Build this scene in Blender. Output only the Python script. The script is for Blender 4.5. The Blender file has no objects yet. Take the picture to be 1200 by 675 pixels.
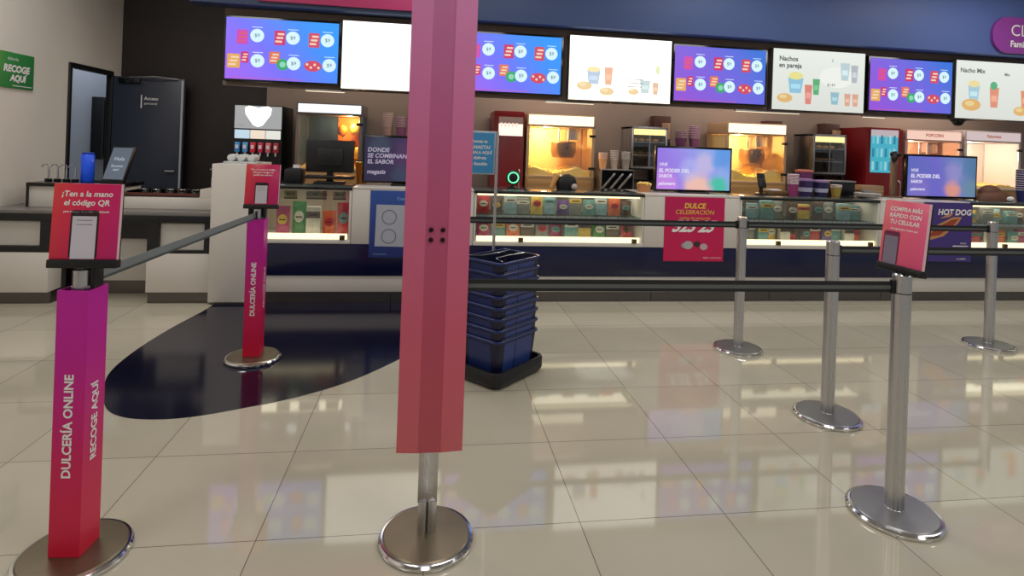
import bpy, bmesh, math, random
from mathutils import Matrix, Vector
PI = math.pi
rng = random.Random(7)
SC = bpy.context.scene
COL = SC.collection

# ------------------------------------------------------------------ materials
def lin(c):
    def f(v):
        v /= 255.0
        return v / 12.92 if v <= .04045 else ((v + .055) / 1.055) ** 2.4
    return (f(c[0]), f(c[1]), f(c[2]), 1.0)

_mc = {}
def mat(name, rgb, rough=.5, metal=0.0, spec=.5, noise=0.0, nscale=30.0, bump=0.0):
    if name in _mc: return _mc[name]
    m = bpy.data.materials.new(name); m.use_nodes = True
    nt = m.node_tree; b = nt.nodes['Principled BSDF']
    b.inputs['Base Color'].default_value = lin(rgb)
    b.inputs['Roughness'].default_value = rough
    b.inputs['Metallic'].default_value = metal
    b.inputs['Specular IOR Level'].default_value = spec
    if noise or bump:
        tc = nt.nodes.new('ShaderNodeTexCoord'); n = nt.nodes.new('ShaderNodeTexNoise')
        n.inputs['Scale'].default_value = nscale; n.inputs['Detail'].default_value = 4
        nt.links.new(tc.outputs['Object'], n.inputs['Vector'])
        if noise:
            hs = nt.nodes.new('ShaderNodeMix'); hs.data_type = 'RGBA'
            c = lin(rgb)
            hs.inputs[6].default_value = tuple(v * (1 - noise) for v in c[:3]) + (1,)
            hs.inputs[7].default_value = tuple(min(1, v * (1 + noise)) for v in c[:3]) + (1,)
            nt.links.new(n.outputs['Fac'], hs.inputs[0]); nt.links.new(hs.outputs[2], b.inputs['Base Color'])
        if bump:
            bp = nt.nodes.new('ShaderNodeBump'); bp.inputs['Strength'].default_value = bump
            bp.inputs['Distance'].default_value = .01
            nt.links.new(n.outputs['Fac'], bp.inputs['Height']); nt.links.new(bp.outputs['Normal'], b.inputs['Normal'])
    _mc[name] = m
    return m

def emat(name, rgb, k=1.0):
    if name in _mc: return _mc[name]
    m = bpy.data.materials.new(name); m.use_nodes = True
    nt = m.node_tree; b = nt.nodes['Principled BSDF']
    b.inputs['Base Color'].default_value = (0.02, 0.02, 0.02, 1)
    b.inputs['Roughness'].default_value = .3
    b.inputs['Emission Color'].default_value = lin(rgb)
    b.inputs['Emission Strength'].default_value = k
    _mc[name] = m
    return m

def grad(name, stops, axis, lo, hi, rough=.4, emit=0.0, noise=0.0, nscale=4.0):
    """colour ramp along an object-space direction: a printed or displayed gradient"""
    if name in _mc: return _mc[name]
    m = bpy.data.materials.new(name); m.use_nodes = True
    nt = m.node_tree; b = nt.nodes['Principled BSDF']
    tc = nt.nodes.new('ShaderNodeTexCoord')
    d = nt.nodes.new('ShaderNodeVectorMath'); d.operation = 'DOT_PRODUCT'
    d.inputs[1].default_value = axis
    nt.links.new(tc.outputs['Object'], d.inputs[0])
    src = d.outputs['Value']
    if noise:
        n = nt.nodes.new('ShaderNodeTexNoise'); n.inputs['Scale'].default_value = nscale
        nt.links.new(tc.outputs['Object'], n.inputs['Vector'])
        a = nt.nodes.new('ShaderNodeMath'); a.operation = 'MULTIPLY_ADD'
        a.inputs[1].default_value = noise * 2; a.inputs[2].default_value = -noise
        nt.links.new(n.outputs['Fac'], a.inputs[0])
        s = nt.nodes.new('ShaderNodeMath'); s.operation = 'ADD'
        nt.links.new(src, s.inputs[0]); nt.links.new(a.outputs[0], s.inputs[1]); src = s.outputs[0]
    r = nt.nodes.new('ShaderNodeMapRange'); r.inputs[1].default_value = lo; r.inputs[2].default_value = hi
    nt.links.new(src, r.inputs[0])
    cr = nt.nodes.new('ShaderNodeValToRGB')
    while len(cr.color_ramp.elements) < len(stops): cr.color_ramp.elements.new(.5)
    for i, (p, c) in enumerate(stops):
        cr.color_ramp.elements[i].position = p; cr.color_ramp.elements[i].color = lin(c)
    nt.links.new(r.outputs[0], cr.inputs[0])
    b.inputs['Roughness'].default_value = rough
    if emit:
        b.inputs['Base Color'].default_value = (.02, .02, .02, 1)
        nt.links.new(cr.outputs[0], b.inputs['Emission Color']); b.inputs['Emission Strength'].default_value = emit
    else:
        nt.links.new(cr.outputs[0], b.inputs['Base Color'])
    _mc[name] = m
    return m

def advert(name, stops, axis, lo, hi, blobs, emit):
    """a displayed picture: soft colour clouds over a gradient"""
    m = grad(name, stops, axis, lo, hi, .3, emit, .12, 3.0); nt = m.node_tree; b = nt.nodes['Principled BSDF']
    cr = [n for n in nt.nodes if n.type == 'VALTORGB'][0]; tc = [n for n in nt.nodes if n.type == 'TEX_COORD'][0]
    nz = nt.nodes.new('ShaderNodeTexNoise'); nz.inputs['Scale'].default_value = 6; nt.links.new(tc.outputs['Object'], nz.inputs[0])
    ad = nt.nodes.new('ShaderNodeVectorMath'); ad.operation = 'MULTIPLY_ADD'; ad.inputs[1].default_value = (.12, 0, .12)
    nt.links.new(nz.outputs['Color'], ad.inputs[0]); nt.links.new(tc.outputs['Object'], ad.inputs[2])
    last = cr.outputs[0]
    for (x, z, r, k, c) in blobs:
        d = nt.nodes.new('ShaderNodeVectorMath'); d.operation = 'DISTANCE'; d.inputs[1].default_value = (x+.06, 0, z+.06)
        nt.links.new(ad.outputs[0], d.inputs[0])
        mr = nt.nodes.new('ShaderNodeMapRange'); mr.interpolation_type = 'SMOOTHSTEP'; mr.inputs[1].default_value = r*.35; mr.inputs[2].default_value = r; mr.inputs[3].default_value = k; mr.inputs[4].default_value = 0
        nt.links.new(d.outputs['Value'], mr.inputs[0])
        mx = nt.nodes.new('ShaderNodeMix'); mx.data_type = 'RGBA'; mx.inputs[7].default_value = lin(c)
        nt.links.new(mr.outputs[0], mx.inputs[0]); nt.links.new(last, mx.inputs[6]); last = mx.outputs[2]
    nt.links.new(last, b.inputs['Emission Color'])
    return m

def glassm(name, tint=(255, 255, 255), refl=.07):
    if name in _mc: return _mc[name]
    m = bpy.data.materials.new(name); m.use_nodes = True
    nt = m.node_tree; nt.nodes.remove(nt.nodes['Principled BSDF'])
    out = nt.nodes['Material Output']
    t = nt.nodes.new('ShaderNodeBsdfTransparent'); t.inputs[0].default_value = lin(tint)
    g = nt.nodes.new('ShaderNodeBsdfGlossy'); g.inputs['Roughness'].default_value = .03
    mx = nt.nodes.new('ShaderNodeMixShader'); mx.inputs[0].default_value = refl
    nt.links.new(t.outputs[0], mx.inputs[1]); nt.links.new(g.outputs[0], mx.inputs[2])
    nt.links.new(mx.outputs[0], out.inputs['Surface'])
    _mc[name] = m
    return m

def tile_mat():
    m = bpy.data.materials.new('polished_tiles'); m.use_nodes = True
    nt = m.node_tree; b = nt.nodes['Principled BSDF']
    tc = nt.nodes.new('ShaderNodeTexCoord'); mp = nt.nodes.new('ShaderNodeMapping')
    mp.inputs['Location'].default_value = (-.6187 + .0012, -2.1371 + .0012, 0)
    nt.links.new(tc.outputs['Object'], mp.inputs[0])
    br = nt.nodes.new('ShaderNodeTexBrick'); br.offset = 0; br.squash = 1
    br.inputs['Scale'].default_value = 1; br.inputs['Mortar Size'].default_value = .0016
    br.inputs['Mortar Smooth'].default_value = .2
    br.inputs['Brick Width'].default_value = .5947; br.inputs['Row Height'].default_value = .5947
    br.inputs['Color1'].default_value = lin((186, 179, 160)); br.inputs['Color2'].default_value = lin((194, 187, 168))
    br.inputs['Mortar'].default_value = lin((96, 88, 78))
    nt.links.new(mp.outputs[0], br.inputs['Vector'])
    n = nt.nodes.new('ShaderNodeTexNoise'); n.inputs['Scale'].default_value = 1.6; n.inputs['Detail'].default_value = 6
    nt.links.new(tc.outputs['Object'], n.inputs['Vector'])
    mx = nt.nodes.new('ShaderNodeMix'); mx.data_type = 'RGBA'; mx.blend_type = 'MULTIPLY'
    mx.inputs[0].default_value = 1
    cr = nt.nodes.new('ShaderNodeValToRGB')
    cr.color_ramp.elements[0].position = .3; cr.color_ramp.elements[0].color = (.90, .90, .89, 1)
    cr.color_ramp.elements[1].position = .7; cr.color_ramp.elements[1].color = (1, 1, 1, 1)
    nt.links.new(n.outputs['Fac'], cr.inputs[0])
    nt.links.new(br.outputs['Color'], mx.inputs[6]); nt.links.new(cr.outputs[0], mx.inputs[7])
    nt.links.new(mx.outputs[2], b.inputs['Base Color'])
    b.inputs['Roughness'].default_value = .055
    b.inputs['Specular IOR Level'].default_value = .7
    bp = nt.nodes.new('ShaderNodeBump'); bp.inputs['Strength'].default_value = .5; bp.inputs['Distance'].default_value = .001
    bp.invert = True
    nt.links.new(br.outputs['Fac'], bp.inputs['Height']); nt.links.new(bp.outputs['Normal'], b.inputs['Normal'])
    return m

def brushed(name, rgb, rough=.3, sc=(90, 90, .4)):
    if name in _mc: return _mc[name]
    m = mat(name, rgb, rough, 1.0); nt = m.node_tree; b = nt.nodes['Principled BSDF']
    tc = nt.nodes.new('ShaderNodeTexCoord'); mp = nt.nodes.new('ShaderNodeMapping'); mp.inputs['Scale'].default_value = sc
    n = nt.nodes.new('ShaderNodeTexNoise'); n.inputs['Scale'].default_value = 1.5; n.inputs['Detail'].default_value = 3
    r = nt.nodes.new('ShaderNodeMapRange'); r.inputs[3].default_value = rough - .1; r.inputs[4].default_value = rough + .12
    nt.links.new(tc.outputs['Object'], mp.inputs[0]); nt.links.new(mp.outputs[0], n.inputs[0])
    nt.links.new(n.outputs['Fac'], r.inputs[0]); nt.links.new(r.outputs[0], b.inputs['Roughness'])
    return m

WHITE = mat('white_laminate', (214, 208, 200), .35)
CREAM = mat('cream_paint', (226, 219, 208), .7, noise=.03, nscale=3)
NAVY = mat('navy_gloss_panel', (16, 20, 58), .16)
BLACK = mat('black_plastic', (14, 14, 16), .4)
BLACKG = mat('black_gloss', (10, 10, 12), .15)
STEEL = brushed('brushed_steel', (200, 200, 204), .28)
CHROME = mat('chrome', (225, 225, 228), .12, 1.0)
DISC = mat('worn_bronze_disc', (130, 118, 98), .38, .85, noise=.18, nscale=9)
DISCG = mat('grey_steel_disc', (142, 142, 142), .36, .85, noise=.1, nscale=9)
KICK = brushed('kick_steel', (110, 106, 104), .35, (2, 60, 60))
WALNUT = mat('dark_walnut', (38, 28, 27), .55, noise=.25, nscale=6)
TAUPE = mat('taupe_wall', (146, 130, 120), .6, noise=.04, nscale=3)
GLASS = glassm('clear_glass'); GLASSB = glassm('counter_glass', (246, 250, 247), .07)
INK = mat('white_print', (240, 236, 236), .5)
LED = emat('warm_led', (255, 232, 188), 2.2)
SHELFG = glassm('shelf_glass', (214, 226, 220), .15)

# ------------------------------------------------------------------ mesh builder
_tcache = {}
def text_geo(body, size, align, bold):
    k = (body, size, align, bold)
    if k in _tcache: return _tcache[k]
    cu = bpy.data.curves.new('lettering', 'FONT'); cu.body = body; cu.size = size; cu.align_x = align
    cu.align_y = 'CENTER'; cu.offset = bold; cu.resolution_u = 3
    ob = bpy.data.objects.new('lettering', cu); COL.objects.link(ob)
    bpy.context.view_layer.update()
    dg = bpy.context.evaluated_depsgraph_get()
    me = bpy.data.meshes.new_from_object(ob.evaluated_get(dg))
    g = ([v.co.copy() for v in me.vertices], [tuple(p.vertices) for p in me.polygons])
    bpy.data.objects.remove(ob); bpy.data.curves.remove(cu); bpy.data.meshes.remove(me)
    _tcache[k] = g
    return g

class MB:
    def __init__(s, M=None): s.bm = bmesh.new(); s.mats = []; s.M = M or Matrix()
    def mi(s, m):
        if m not in s.mats: s.mats.append(m)
        return s.mats.index(m)
    def add(s, verts, faces, m, M=None):
        T = s.M @ M if M is not None else s.M
        vs = [s.bm.verts.new(T @ Vector(v)) for v in verts]; i = s.mi(m); out = []
        for f in faces:
            try:
                fc = s.bm.faces.new([vs[k] for k in f]); fc.material_index = i; out.append(fc)
            except ValueError: pass
        return vs, out
    def box(s, x0, x1, y0, y1, z0, z1, m, bev=0, M=None):
        if x0 > x1: x0, x1 = x1, x0
        if y0 > y1: y0, y1 = y1, y0
        if z0 > z1: z0, z1 = z1, z0
        v = [(x0,y0,z0),(x1,y0,z0),(x1,y1,z0),(x0,y1,z0),(x0,y0,z1),(x1,y0,z1),(x1,y1,z1),(x0,y1,z1)]
        f = [(3,2,1,0),(4,5,6,7),(0,1,5,4),(1,2,6,5),(2,3,7,6),(3,0,4,7)]
        vs, fs = s.add(v, f, m, M)
        if bev:
            es = list({e for fc in fs for e in fc.edges})
            bmesh.ops.bevel(s.bm, geom=es, offset=bev, segments=2, affect='EDGES', profile=.5, material=s.mi(m))
        return s
    def loft(s, loops, m, cap0=True, cap1=True, M=None):
        n = len(loops[0]); v = [p for l in loops for p in l]; f = []
        for i in range(len(loops) - 1):
            for j in range(n):
                a = i*n + j; b = i*n + (j+1) % n
                f.append((a, b, b+n, a+n))
        if cap0: f.append(tuple(reversed(range(n))))
        if cap1: f.append(tuple(range((len(loops)-1)*n, len(loops)*n)))
        s.add(v, f, m, M); return s
    def lathe(s, prof, m, seg=32, M=None, c=(0, 0)):
        loops = [[(c[0] + r*math.cos(2*PI*k/seg), c[1] + r*math.sin(2*PI*k/seg), z) for k in range(seg)] for r, z in prof]
        return s.loft(loops, m, True, True, M)
    def cyl(s, r, z0, z1, m, seg=24, M=None, c=(0, 0), b=0):
        p = [(r-b, z0), (r, z0+b), (r, z1-b), (r-b, z1)] if b else [(r, z0), (r, z1)]
        return s.lathe(p, m, seg, M, c)
    def tube(s, pts, r, m, seg=8, M=None):
        loops = []; pts = [Vector(p) for p in pts]; n = None
        for i, p in enumerate(pts):
            t = (pts[min(i+1, len(pts)-1)] - pts[max(i-1, 0)]).normalized()
            if n is None:
                n = t.orthogonal().normalized()
            n = (n - t * n.dot(t)).normalized(); b = t.cross(n)
            loops.append([tuple(p + r*(math.cos(2*PI*k/seg)*n + math.sin(2*PI*k/seg)*b)) for k in range(seg)])
        return s.loft(loops, m, True, True, M)
    def ball(s, c, rx, ry, rz, m, sub=2, M=None, jit=0):
        r = bmesh.ops.create_icosphere(s.bm, subdivisions=sub, radius=1.0)
        i = s.mi(m); T = s.M @ M if M is not None else s.M
        fs = set()
        for v in r['verts']:
            k = 1 + rng.uniform(-jit, jit)
            v.co = T @ Vector((c[0]+v.co.x*rx*k, c[1]+v.co.y*ry*k, c[2]+v.co.z*rz*k))
            fs.update(v.link_faces)
        for f in fs: f.material_index = i
        return s
    def poly(s, pts, o, right, up, lift, m):
        """flat printed shape on a plane"""
        o, right, up = Vector(o), Vector(right), Vector(up); n = right.cross(up)
        s.add([tuple(o + right*x + up*y + n*lift) for x, y in pts], [tuple(range(len(pts)))], m); return s
    def text(s, body, size, o, right, up, m, lift=.001, align='CENTER', bold=0.0, slant=0.0):
        vs, fs = text_geo(body, size, align, bold)
        o, right, up = Vector(o), Vector(right), Vector(up); n = right.cross(up)
        s.add([tuple(o + right*(v.x + slant*v.y) + up*v.y + n*lift) for v in vs], fs, m); return s
    def build(s, name, parent=None, loc=None, flat=False, normals=True):
        me = bpy.data.meshes.new(name)
        if normals: bmesh.ops.recalc_face_normals(s.bm, faces=s.bm.faces)
        for f in s.bm.faces: f.smooth = not flat
        for e in s.bm.edges:
            if len(e.link_faces) == 2 and e.calc_face_angle(0) > .6: e.smooth = False
        s.bm.to_mesh(me); s.bm.free()
        for m in s.mats: me.materials.append(m)
        o = bpy.data.objects.new(name, me); COL.objects.link(o)
        if parent: o.parent = parent
        if loc: o.location = loc
        return o

def circ(cx, cy, r, n=20, ry=None):
    ry = ry or r
    return [(cx + r*math.cos(2*PI*k/n), cy + ry*math.sin(2*PI*k/n)) for k in range(n)]
def rrect(w, d, r, n=5, cx=0, cy=0):
    p = []
    for (sx, sy, a0) in ((1, 1, 0), (-1, 1, PI/2), (-1, -1, PI), (1, -1, 3*PI/2)):
        for k in range(n+1):
            a = a0 + PI/2*k/n
            p.append((cx + sx*(w/2-r) + r*math.cos(a), cy + sy*(d/2-r) + r*math.sin(a)))
    return p
def at(loop, z): return [(x, y, z) for x, y in loop]
def quad(x0, x1, y0, y1): return [(x0, y0), (x1, y0), (x1, y1), (x0, y1)]

def tag(o, label, cat, group=None):
    o['label'] = label; o['category'] = cat
    if group: o['group'] = group
    return o
def thing(name, label, cat, loc=(0, 0, 0), rz=0.0, group=None):
    o = bpy.data.objects.new(name, None); COL.objects.link(o)
    o.empty_display_size = .05; o.location = loc; o.rotation_euler = (0, 0, rz)
    return tag(o, label, cat, group)
def struct(o): o['kind'] = 'structure'; return o
XR, ZU, YR = (1, 0, 0), (0, 0, 1), (0, 1, 0)

def point(name, loc, e, col, r=.04):
    l = bpy.data.lights.new(name, 'POINT'); l.energy = e; l.color = col[:3]; l.shadow_soft_size = r
    ob = bpy.data.objects.new(name, l); COL.objects.link(ob); ob.location = loc; return ob
def area(name, loc, sx, sy, e, col=(1, 1, 1), rot=(0, 0, 0)):
    l = bpy.data.lights.new(name, 'AREA'); l.shape = 'RECTANGLE'; l.size = sx; l.size_y = sy; l.energy = e; l.color = col[:3]
    ob = bpy.data.objects.new(name, l); COL.objects.link(ob); ob.location = loc; ob.rotation_euler = rot; return ob

# ------------------------------------------------------------------ the setting
FX0, FX1, FY0, FY1 = -7.0, 12.0, -6.0, 9.6
struct(MB().box(FX0, FX1, FY0, FY1, -.06, 0, tile_mat()).build('floor'))
inl = [(-1.80, 5.24), (-1.80, 5.0), (-1.864, 4.53), (-1.89, 4.09), (-1.862, 3.73), (-1.771, 3.48), (-1.633, 3.234), (-1.5, 3.125), (-1.34, 3.088),
       (-1.18, 3.10), (-.993, 3.165), (-.685, 3.31), (-.42, 3.52), (-.152, 3.86), (.05, 4.2), (.2, 4.65), (.27, 5.24)]
def catmull(p, k=6):
    out = []
    for i in range(len(p)-1):
        a, b, c, d = p[max(i-1, 0)], p[i], p[i+1], p[min(i+2, len(p)-1)]
        for j in range(k):
            t = j/k
            out.append(tuple(.5*(2*b[q] + (c[q]-a[q])*t + (2*a[q]-5*b[q]+4*c[q]-d[q])*t*t + (3*b[q]-a[q]-3*c[q]+d[q])*t**3) for q in (0, 1)))
    return out + [p[-1]]
lp = catmull(inl)
struct(MB().loft([at(lp, -.02), at(lp, .0016)], mat('navy_floor_tile', (13, 14, 36), .13, noise=.1, nscale=5)).build('floor_inlay'))

struct(MB().box(-7, 12, -6, 9.6, 3.6, 3.7, mat('ceiling_paint', (176, 172, 168), .8)).build('ceiling'))
# side wall at the left, with the doorway
wl = MB(); WX = -3.6
wl.box(WX-.04, WX, -6, 6.27, 0, 3.6, CREAM); wl.box(WX-.04, WX, 7.0, 7.2, 0, 3.6, CREAM); wl.box(WX-.04, WX, 6.27, 7.0, 2.09, 3.6, CREAM)
struct(wl.build('wall_left'))
struct(MB().box(WX, -1.98, 7.2, 7.3, 0, 3.6, WALNUT).build('wall_back'))
struct(MB().box(-1.98, 12, 7.2, 7.3, 0, 3.6, TAUPE).build('wall_bar'))
struct(MB().box(-4.8, -4.7, 5.0, 9.6, 0, 3.6, mat('corridor_paint', (176, 182, 194), .7)).build('wall_corridor'))
struct(MB().box(-4.8, WX-.02, 9.5, 9.6, 0, 3.6, mat('corridor_paint', (150, 156, 168), .7)).build('wall_corridor_end'))

dr = bpy.data.objects.new('door_1', None); COL.objects.link(dr); dr.location = (WX, 7.0, 0); struct(dr)
SLATE = mat('slate_door', (48, 54, 70), .35)
f = MB()
f.box(-.045, .02, -.77, -.73, 0, 2.12, BLACK, .004); f.box(-.045, .02, -.015, .015, 0, 2.12, BLACK, .004); f.box(-.045, .02, -.73, -.015, 2.07, 2.12, BLACK)
f.build('door_frame', dr)
l = MB(); l.box(.03, .78, -.02, .025, .02, 2.07, SLATE, .004)
l.text('Acceso', .05, (.36, -.02, 1.83), XR, ZU, INK, .002, 'LEFT', .001); l.text('personal', .04, (.36, -.02, 1.775), XR, ZU, INK, .002, 'LEFT')
l.poly(quad(.325, .337, 1.72, 1.87), (0, -.02, 0), XR, ZU, .002, INK)
lf = l.build('door_leaf', dr)
h = MB(); h.box(.755, .775, -.04, -.021, .5, 2.05, mat('satin_edge', (176, 182, 192), .35), .003); h.build('edge_strip', lf)
h = MB(); h.tube([(.72, -.022, 1.02), (.72, -.06, 1.02), (.62, -.06, 1.02)], .009, CHROME); h.build('door_handle', lf)
h = MB(); h.box(.10, .32, -.06, -.021, 2.0, 2.05, BLACKG, .004); h.tube([(.2, -.04, 2.06), (.5, -.1, 2.075), (.72, -.035, 2.06)], .008, STEEL); h.build('door_closer', lf)

# bulkhead carrying the menu screens, and the fascia above it
struct(MB().box(-2.09, 12, 6.05, 6.13, 1.95, 3.6, mat('bulkhead_brown', (118, 100, 90), .6, noise=.05, nscale=3)).build('trim_1'))
struct(MB().box(-2.09, 12, 6.13, 7.2, 2.75, 2.82, TAUPE).build('ceiling_bar'))
bl = grad('fascia_blue', [(0, (48, 62, 94)), (.35, (70, 90, 138)), (1, (84, 104, 164))], (1, 0, 0), -.3, 6.5, .55, noise=.4, nscale=.8)
struct(MB().box(-2.35, 12, 5.84, 6.05, 2.72, 3.6, bl, .004).build('trim_2'))

# ------------------------------------------------------------------ front counter
YF, YB = 5.18, 5.78
pl = thing('counter_plinth', 'long navy base of the snack counter with white band and steel kick', 'counter', (0, YF, 0))
MB().box(-1.54, 9.5, 0, .58, .245, .525, NAVY, .003).build('navy_panel', pl)
MB().box(-1.54, 9.5, .012, .58, .10, .243, WHITE, .002).build('white_band', pl)
k = MB()
for i in range(9): k.box(-1.54 + i*1.226, -1.54 + (i+1)*1.226 - .006, .05, .56, 0, .10, KICK)
k.build('kick_plate', pl)

def pier(x0, x1, label, z0=.526, z1=1.03, y0=0., name='counter_pier'):
    o = thing(name, label, 'counter', ((x0+x1)/2, YF, z0)); w = (x1-x0)/2 - .002
    MB().box(-w, w, y0, .58, 0, z1-z0-.022, WHITE, .003).build('white_panel', o)
    MB().box(-w, w, y0, .59, z1-z0-.022, z1-z0, mat('counter_top_white', (205, 198, 190), .25), .004).build('counter_slab', o)
    return o
pier(-.68, .40, 'white counter section carrying the blue poster behind the tall pink banner')
pier(2.02, 2.99, 'white counter section carrying the pink promotional poster')
pier(4.50, 5.54, 'white counter section carrying the purple hot dog poster')
o = thing('counter_pillar', 'white pillar ending the snack counter beside the left signposted sleeve', 'counter', (-1.69, 5.15, 0))
MB().box(-.149, .149, 0, .7, .02, 1.2, WHITE, .004).build('white_panel', o)
MB().box(-.14, .14, .02, .68, 0, .02, KICK).build('kick_plate', o)

PAL = {'red': (190, 34, 40), 'orange': (224, 96, 36), 'yellow': (222, 184, 60), 'green': (46, 130, 66), 'teal': (96, 150, 150), 'pale blue': (140, 176, 190),
       'magenta': (176, 40, 104), 'brown': (84, 58, 44), 'white': (222, 216, 206), 'grey': (128, 128, 124), 'purple': (96, 60, 140), 'pink': (214, 120, 140)}
def pmat(c): return mat('pack_' + c.replace(' ', '_'), tuple(int(v*.82+22) for v in PAL[c]), .3, noise=.5, nscale=28)
def candy_bag(x, y, z, w, hgt, c, label, group, c2='white', d=.035):
    o = MB(); n, mN = 7, 8; loops = []
    for j in range(mN+1):
        t = j/mN; bulge = math.sin(PI*min(1, max(0, (t-.06)/.88)))**.6 if .06 < t < .94 else 0
        ww = w/2*(1 - .07*bulge); th = max(.0018, d/2*bulge)
        L = [(-ww + 2*ww*i/n, -th*math.sin(PI*i/n)**.6 - .0006, t*hgt) for i in range(n+1)]
        L += [(ww - 2*ww*i/n, th*math.sin(PI*i/n)**.6 + .0006, t*hgt) for i in range(n+1)]
        loops.append(L)
    o.loft(loops, pmat(c))
    b = o.build('candy_bag', None, (x, y, z)); tag(b, label, 'candy', group)
    g = MB(); pts = circ(0, hgt*.56, w*.33, 14, hgt*.17); g.loft([[(px, -d/2-.004, pz) for px, pz in pts], [(px, -d/2+.004, pz) for px, pz in pts]], pmat(c2))
    g.box(-w*.22, w*.22, -d/2-.005, -d/2-.003, hgt*.53, hgt*.57, BLACK)
    q = g.build('label_patch', b); return b
def candy_box(x, y, z, w, hgt, c, label, group, c2='white', d=.05):
    o = MB(); o.box(-w/2, w/2, -d/2, d/2, 0, hgt, pmat(c), .003)
    b = o.build('candy_box', None, (x, y, z)); tag(b, label, 'candy', group)
    g = MB(); g.box(-w*.5, w*.5, -d/2-.002, -d/2+.001, hgt*.62, hgt*.84, pmat(c2)); g.box(-w*.3, w*.3, -d/2-.003, -d/2-.001, hgt*.70, hgt*.76, BLACK)
    g.build('label_patch', b); return b

def display_case(x0, x1, label, top_led, shelf=True, bottom_led=True):
    w = (x1-x0)/2 - .002; o = thing('display_case', label, 'display case', ((x0+x1)/2, YF, .526)); H = .504
    b = MB(); b.box(-w, w, -.005, .58, 0, .036, WHITE, .003); b.build('base_ledge', o)
    b = MB(); b.box(-w, w, .56, .58, .036, H-.03, mat('case_back', (168, 158, 142), .5)); b.build('back_panel', o)
    for sx in (-1, 1):
        e = MB(); e.box(sx*w, sx*(w-.02), .0, .56, .036, H-.03, WHITE, .002); e.build('end_panel', o)
    g = MB(); g.box(-w+.022, w-.022, 0, .006, .037, H-.032, GLASSB); g.build('glass_front', o)
    t = MB(); t.box(-w, w, -.012, .59, H-.012, H, mat('case_top_glass', (70, 76, 74), .06), .002); t.box(-w, w, -.006, .03, H-.03, H-.012, BLACKG, .002); t.build('top_slab', o)
    if bottom_led:
        l = MB(); l.box(-w+.03, w-.03, .018, .034, .037, .085, LED, .004); l.build('light_strip', o)
    if top_led:
        l = MB(); l.box(-w+.03, w-.03, .04, .055, H-.05, H-.031, LED, .003); l.build('light_strip', o)
    if shelf:
        s = MB(); s.box(-w+.022, w-.022, .03, .5, .262, .27, SHELFG); s.box(-w+.022, w-.022, .025, .03, .255, .277, STEEL); s.build('glass_shelf', o)
    area('case_fill', ((x0+x1)/2, YF+.22, .526+H-.035), 2*w-.1, .2, (1.1 if x0 == 2.99 else 1.9)*(2*w), (1, .86, .66))  # added fill light that brightens the case, not one of its LED strips
    n = max(1, round((x1-x0)/.9))
    for i in range(n):
        cx = w - .07 if n == 1 else -w + .07 + (2*w-.14)*(i+.5)/n if i < n-1 else w - .09
        c = MB(); c.box(cx-.022, cx+.022, -.014, .012, .036, .075, mat('bronze_clip', (92, 70, 46), .4, .6), .003); c.build('glass_clip', o)
    return o
CD = {1: 'pillar-side glass case', 2: 'glass case behind the baskets', 3: 'case below the movie buckets', 4: 'far right glass case'}
display_case(-1.54, -.68, 'short lit glass candy case beside the white pillar', False, False)
display_case(.40, 2.02, 'long lit glass candy case behind the blue basket stack', True)
display_case(2.99, 4.50, 'lit glass candy case between the pink and hot dog posters', False)
display_case(5.54, 7.10, 'lit glass candy case at the far right end of the counter', True)
ORD = ['first', 'second', 'third', 'fourth', 'fifth', 'sixth', 'seventh', 'eighth', 'ninth', 'tenth', 'eleventh', 'twelfth', 'thirteenth']
def fill(case, x0, x1, tier, cols, kinds, hs):
    z = .5625 if tier == 'bottom' else .7965; n = len(cols); st = (x1-x0)/n; g = '%s of the %s' % ('candy on the bottom' if tier == 'bottom' else 'candy on the glass shelf', CD[case])
    for i, (c, kd) in enumerate(zip(cols, kinds)):
        wd = st*.93; hh = hs[i % len(hs)]; dy = (.16 if tier == 'bottom' else .2) + .04*(i % 2)
        lab = '%s candy %s %s from left on the %s of %s' % (c, 'bag' if kd == 'b' else 'box', ORD[i], 'bottom' if tier == 'bottom' else 'shelf', CD[case])
        c2 = ['white', 'yellow', 'white', 'teal', 'red', 'white'][(i*5 + case) % 6]
        if c2 == c: c2 = 'brown'
        (candy_bag if kd == 'b' else candy_box)(x0 + st*(i+.5), YF+dy, z, wd, hh, c, lab, g, c2)
# case beside the pillar: tall packs
fill(1, -1.36, -.70, 'bottom', ['magenta', 'green', 'white', 'orange', 'red'], 'bbxbb'.replace('x', 'x'), [.27, .31, .27, .23, .31])
for i, (x, w_) in enumerate(((-1.22, .11), (-1.0, .17), (-.80, .11))):
    s = MB(); s.box(-w_/2, w_/2, -.004, .004, 0, .075, mat('tin_sign', (150, 130, 84), .4, .3), .002)
    s.box(-w_/2-.002, w_/2+.002, -.007, -.0035, .0, .012, BLACK)
    s.text(['MIX', 'GOMITAS', 'MIX'][i], .042, (0, -.004, .044), XR, ZU, BLACK, .001, 'CENTER', .001); s.tube([(-w_*.4, 0, .074), (-w_*.4, 0, .092)], .002, STEEL); s.tube([(w_*.4, 0, .074), (w_*.4, 0, .092)], .002, STEEL)
    b = s.build('price_plate', None, (x, YF+.10, .904))
    tag(b, ['brown printed plate hanging left above the green bag', 'wide tan printed plate hanging in the middle of the pillar-side case', 'small brown printed plate hanging above the red bag'][i], 'sign', 'plates hanging in the case beside the pillar')
fill(2, .44, 1.98, 'bottom', ['magenta', 'teal', 'orange', 'brown', 'grey', 'magenta', 'teal', 'yellow', 'green', 'brown', 'red'], 'bxbxbbxxbxb', [.19, .17, .20, .18])
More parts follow.
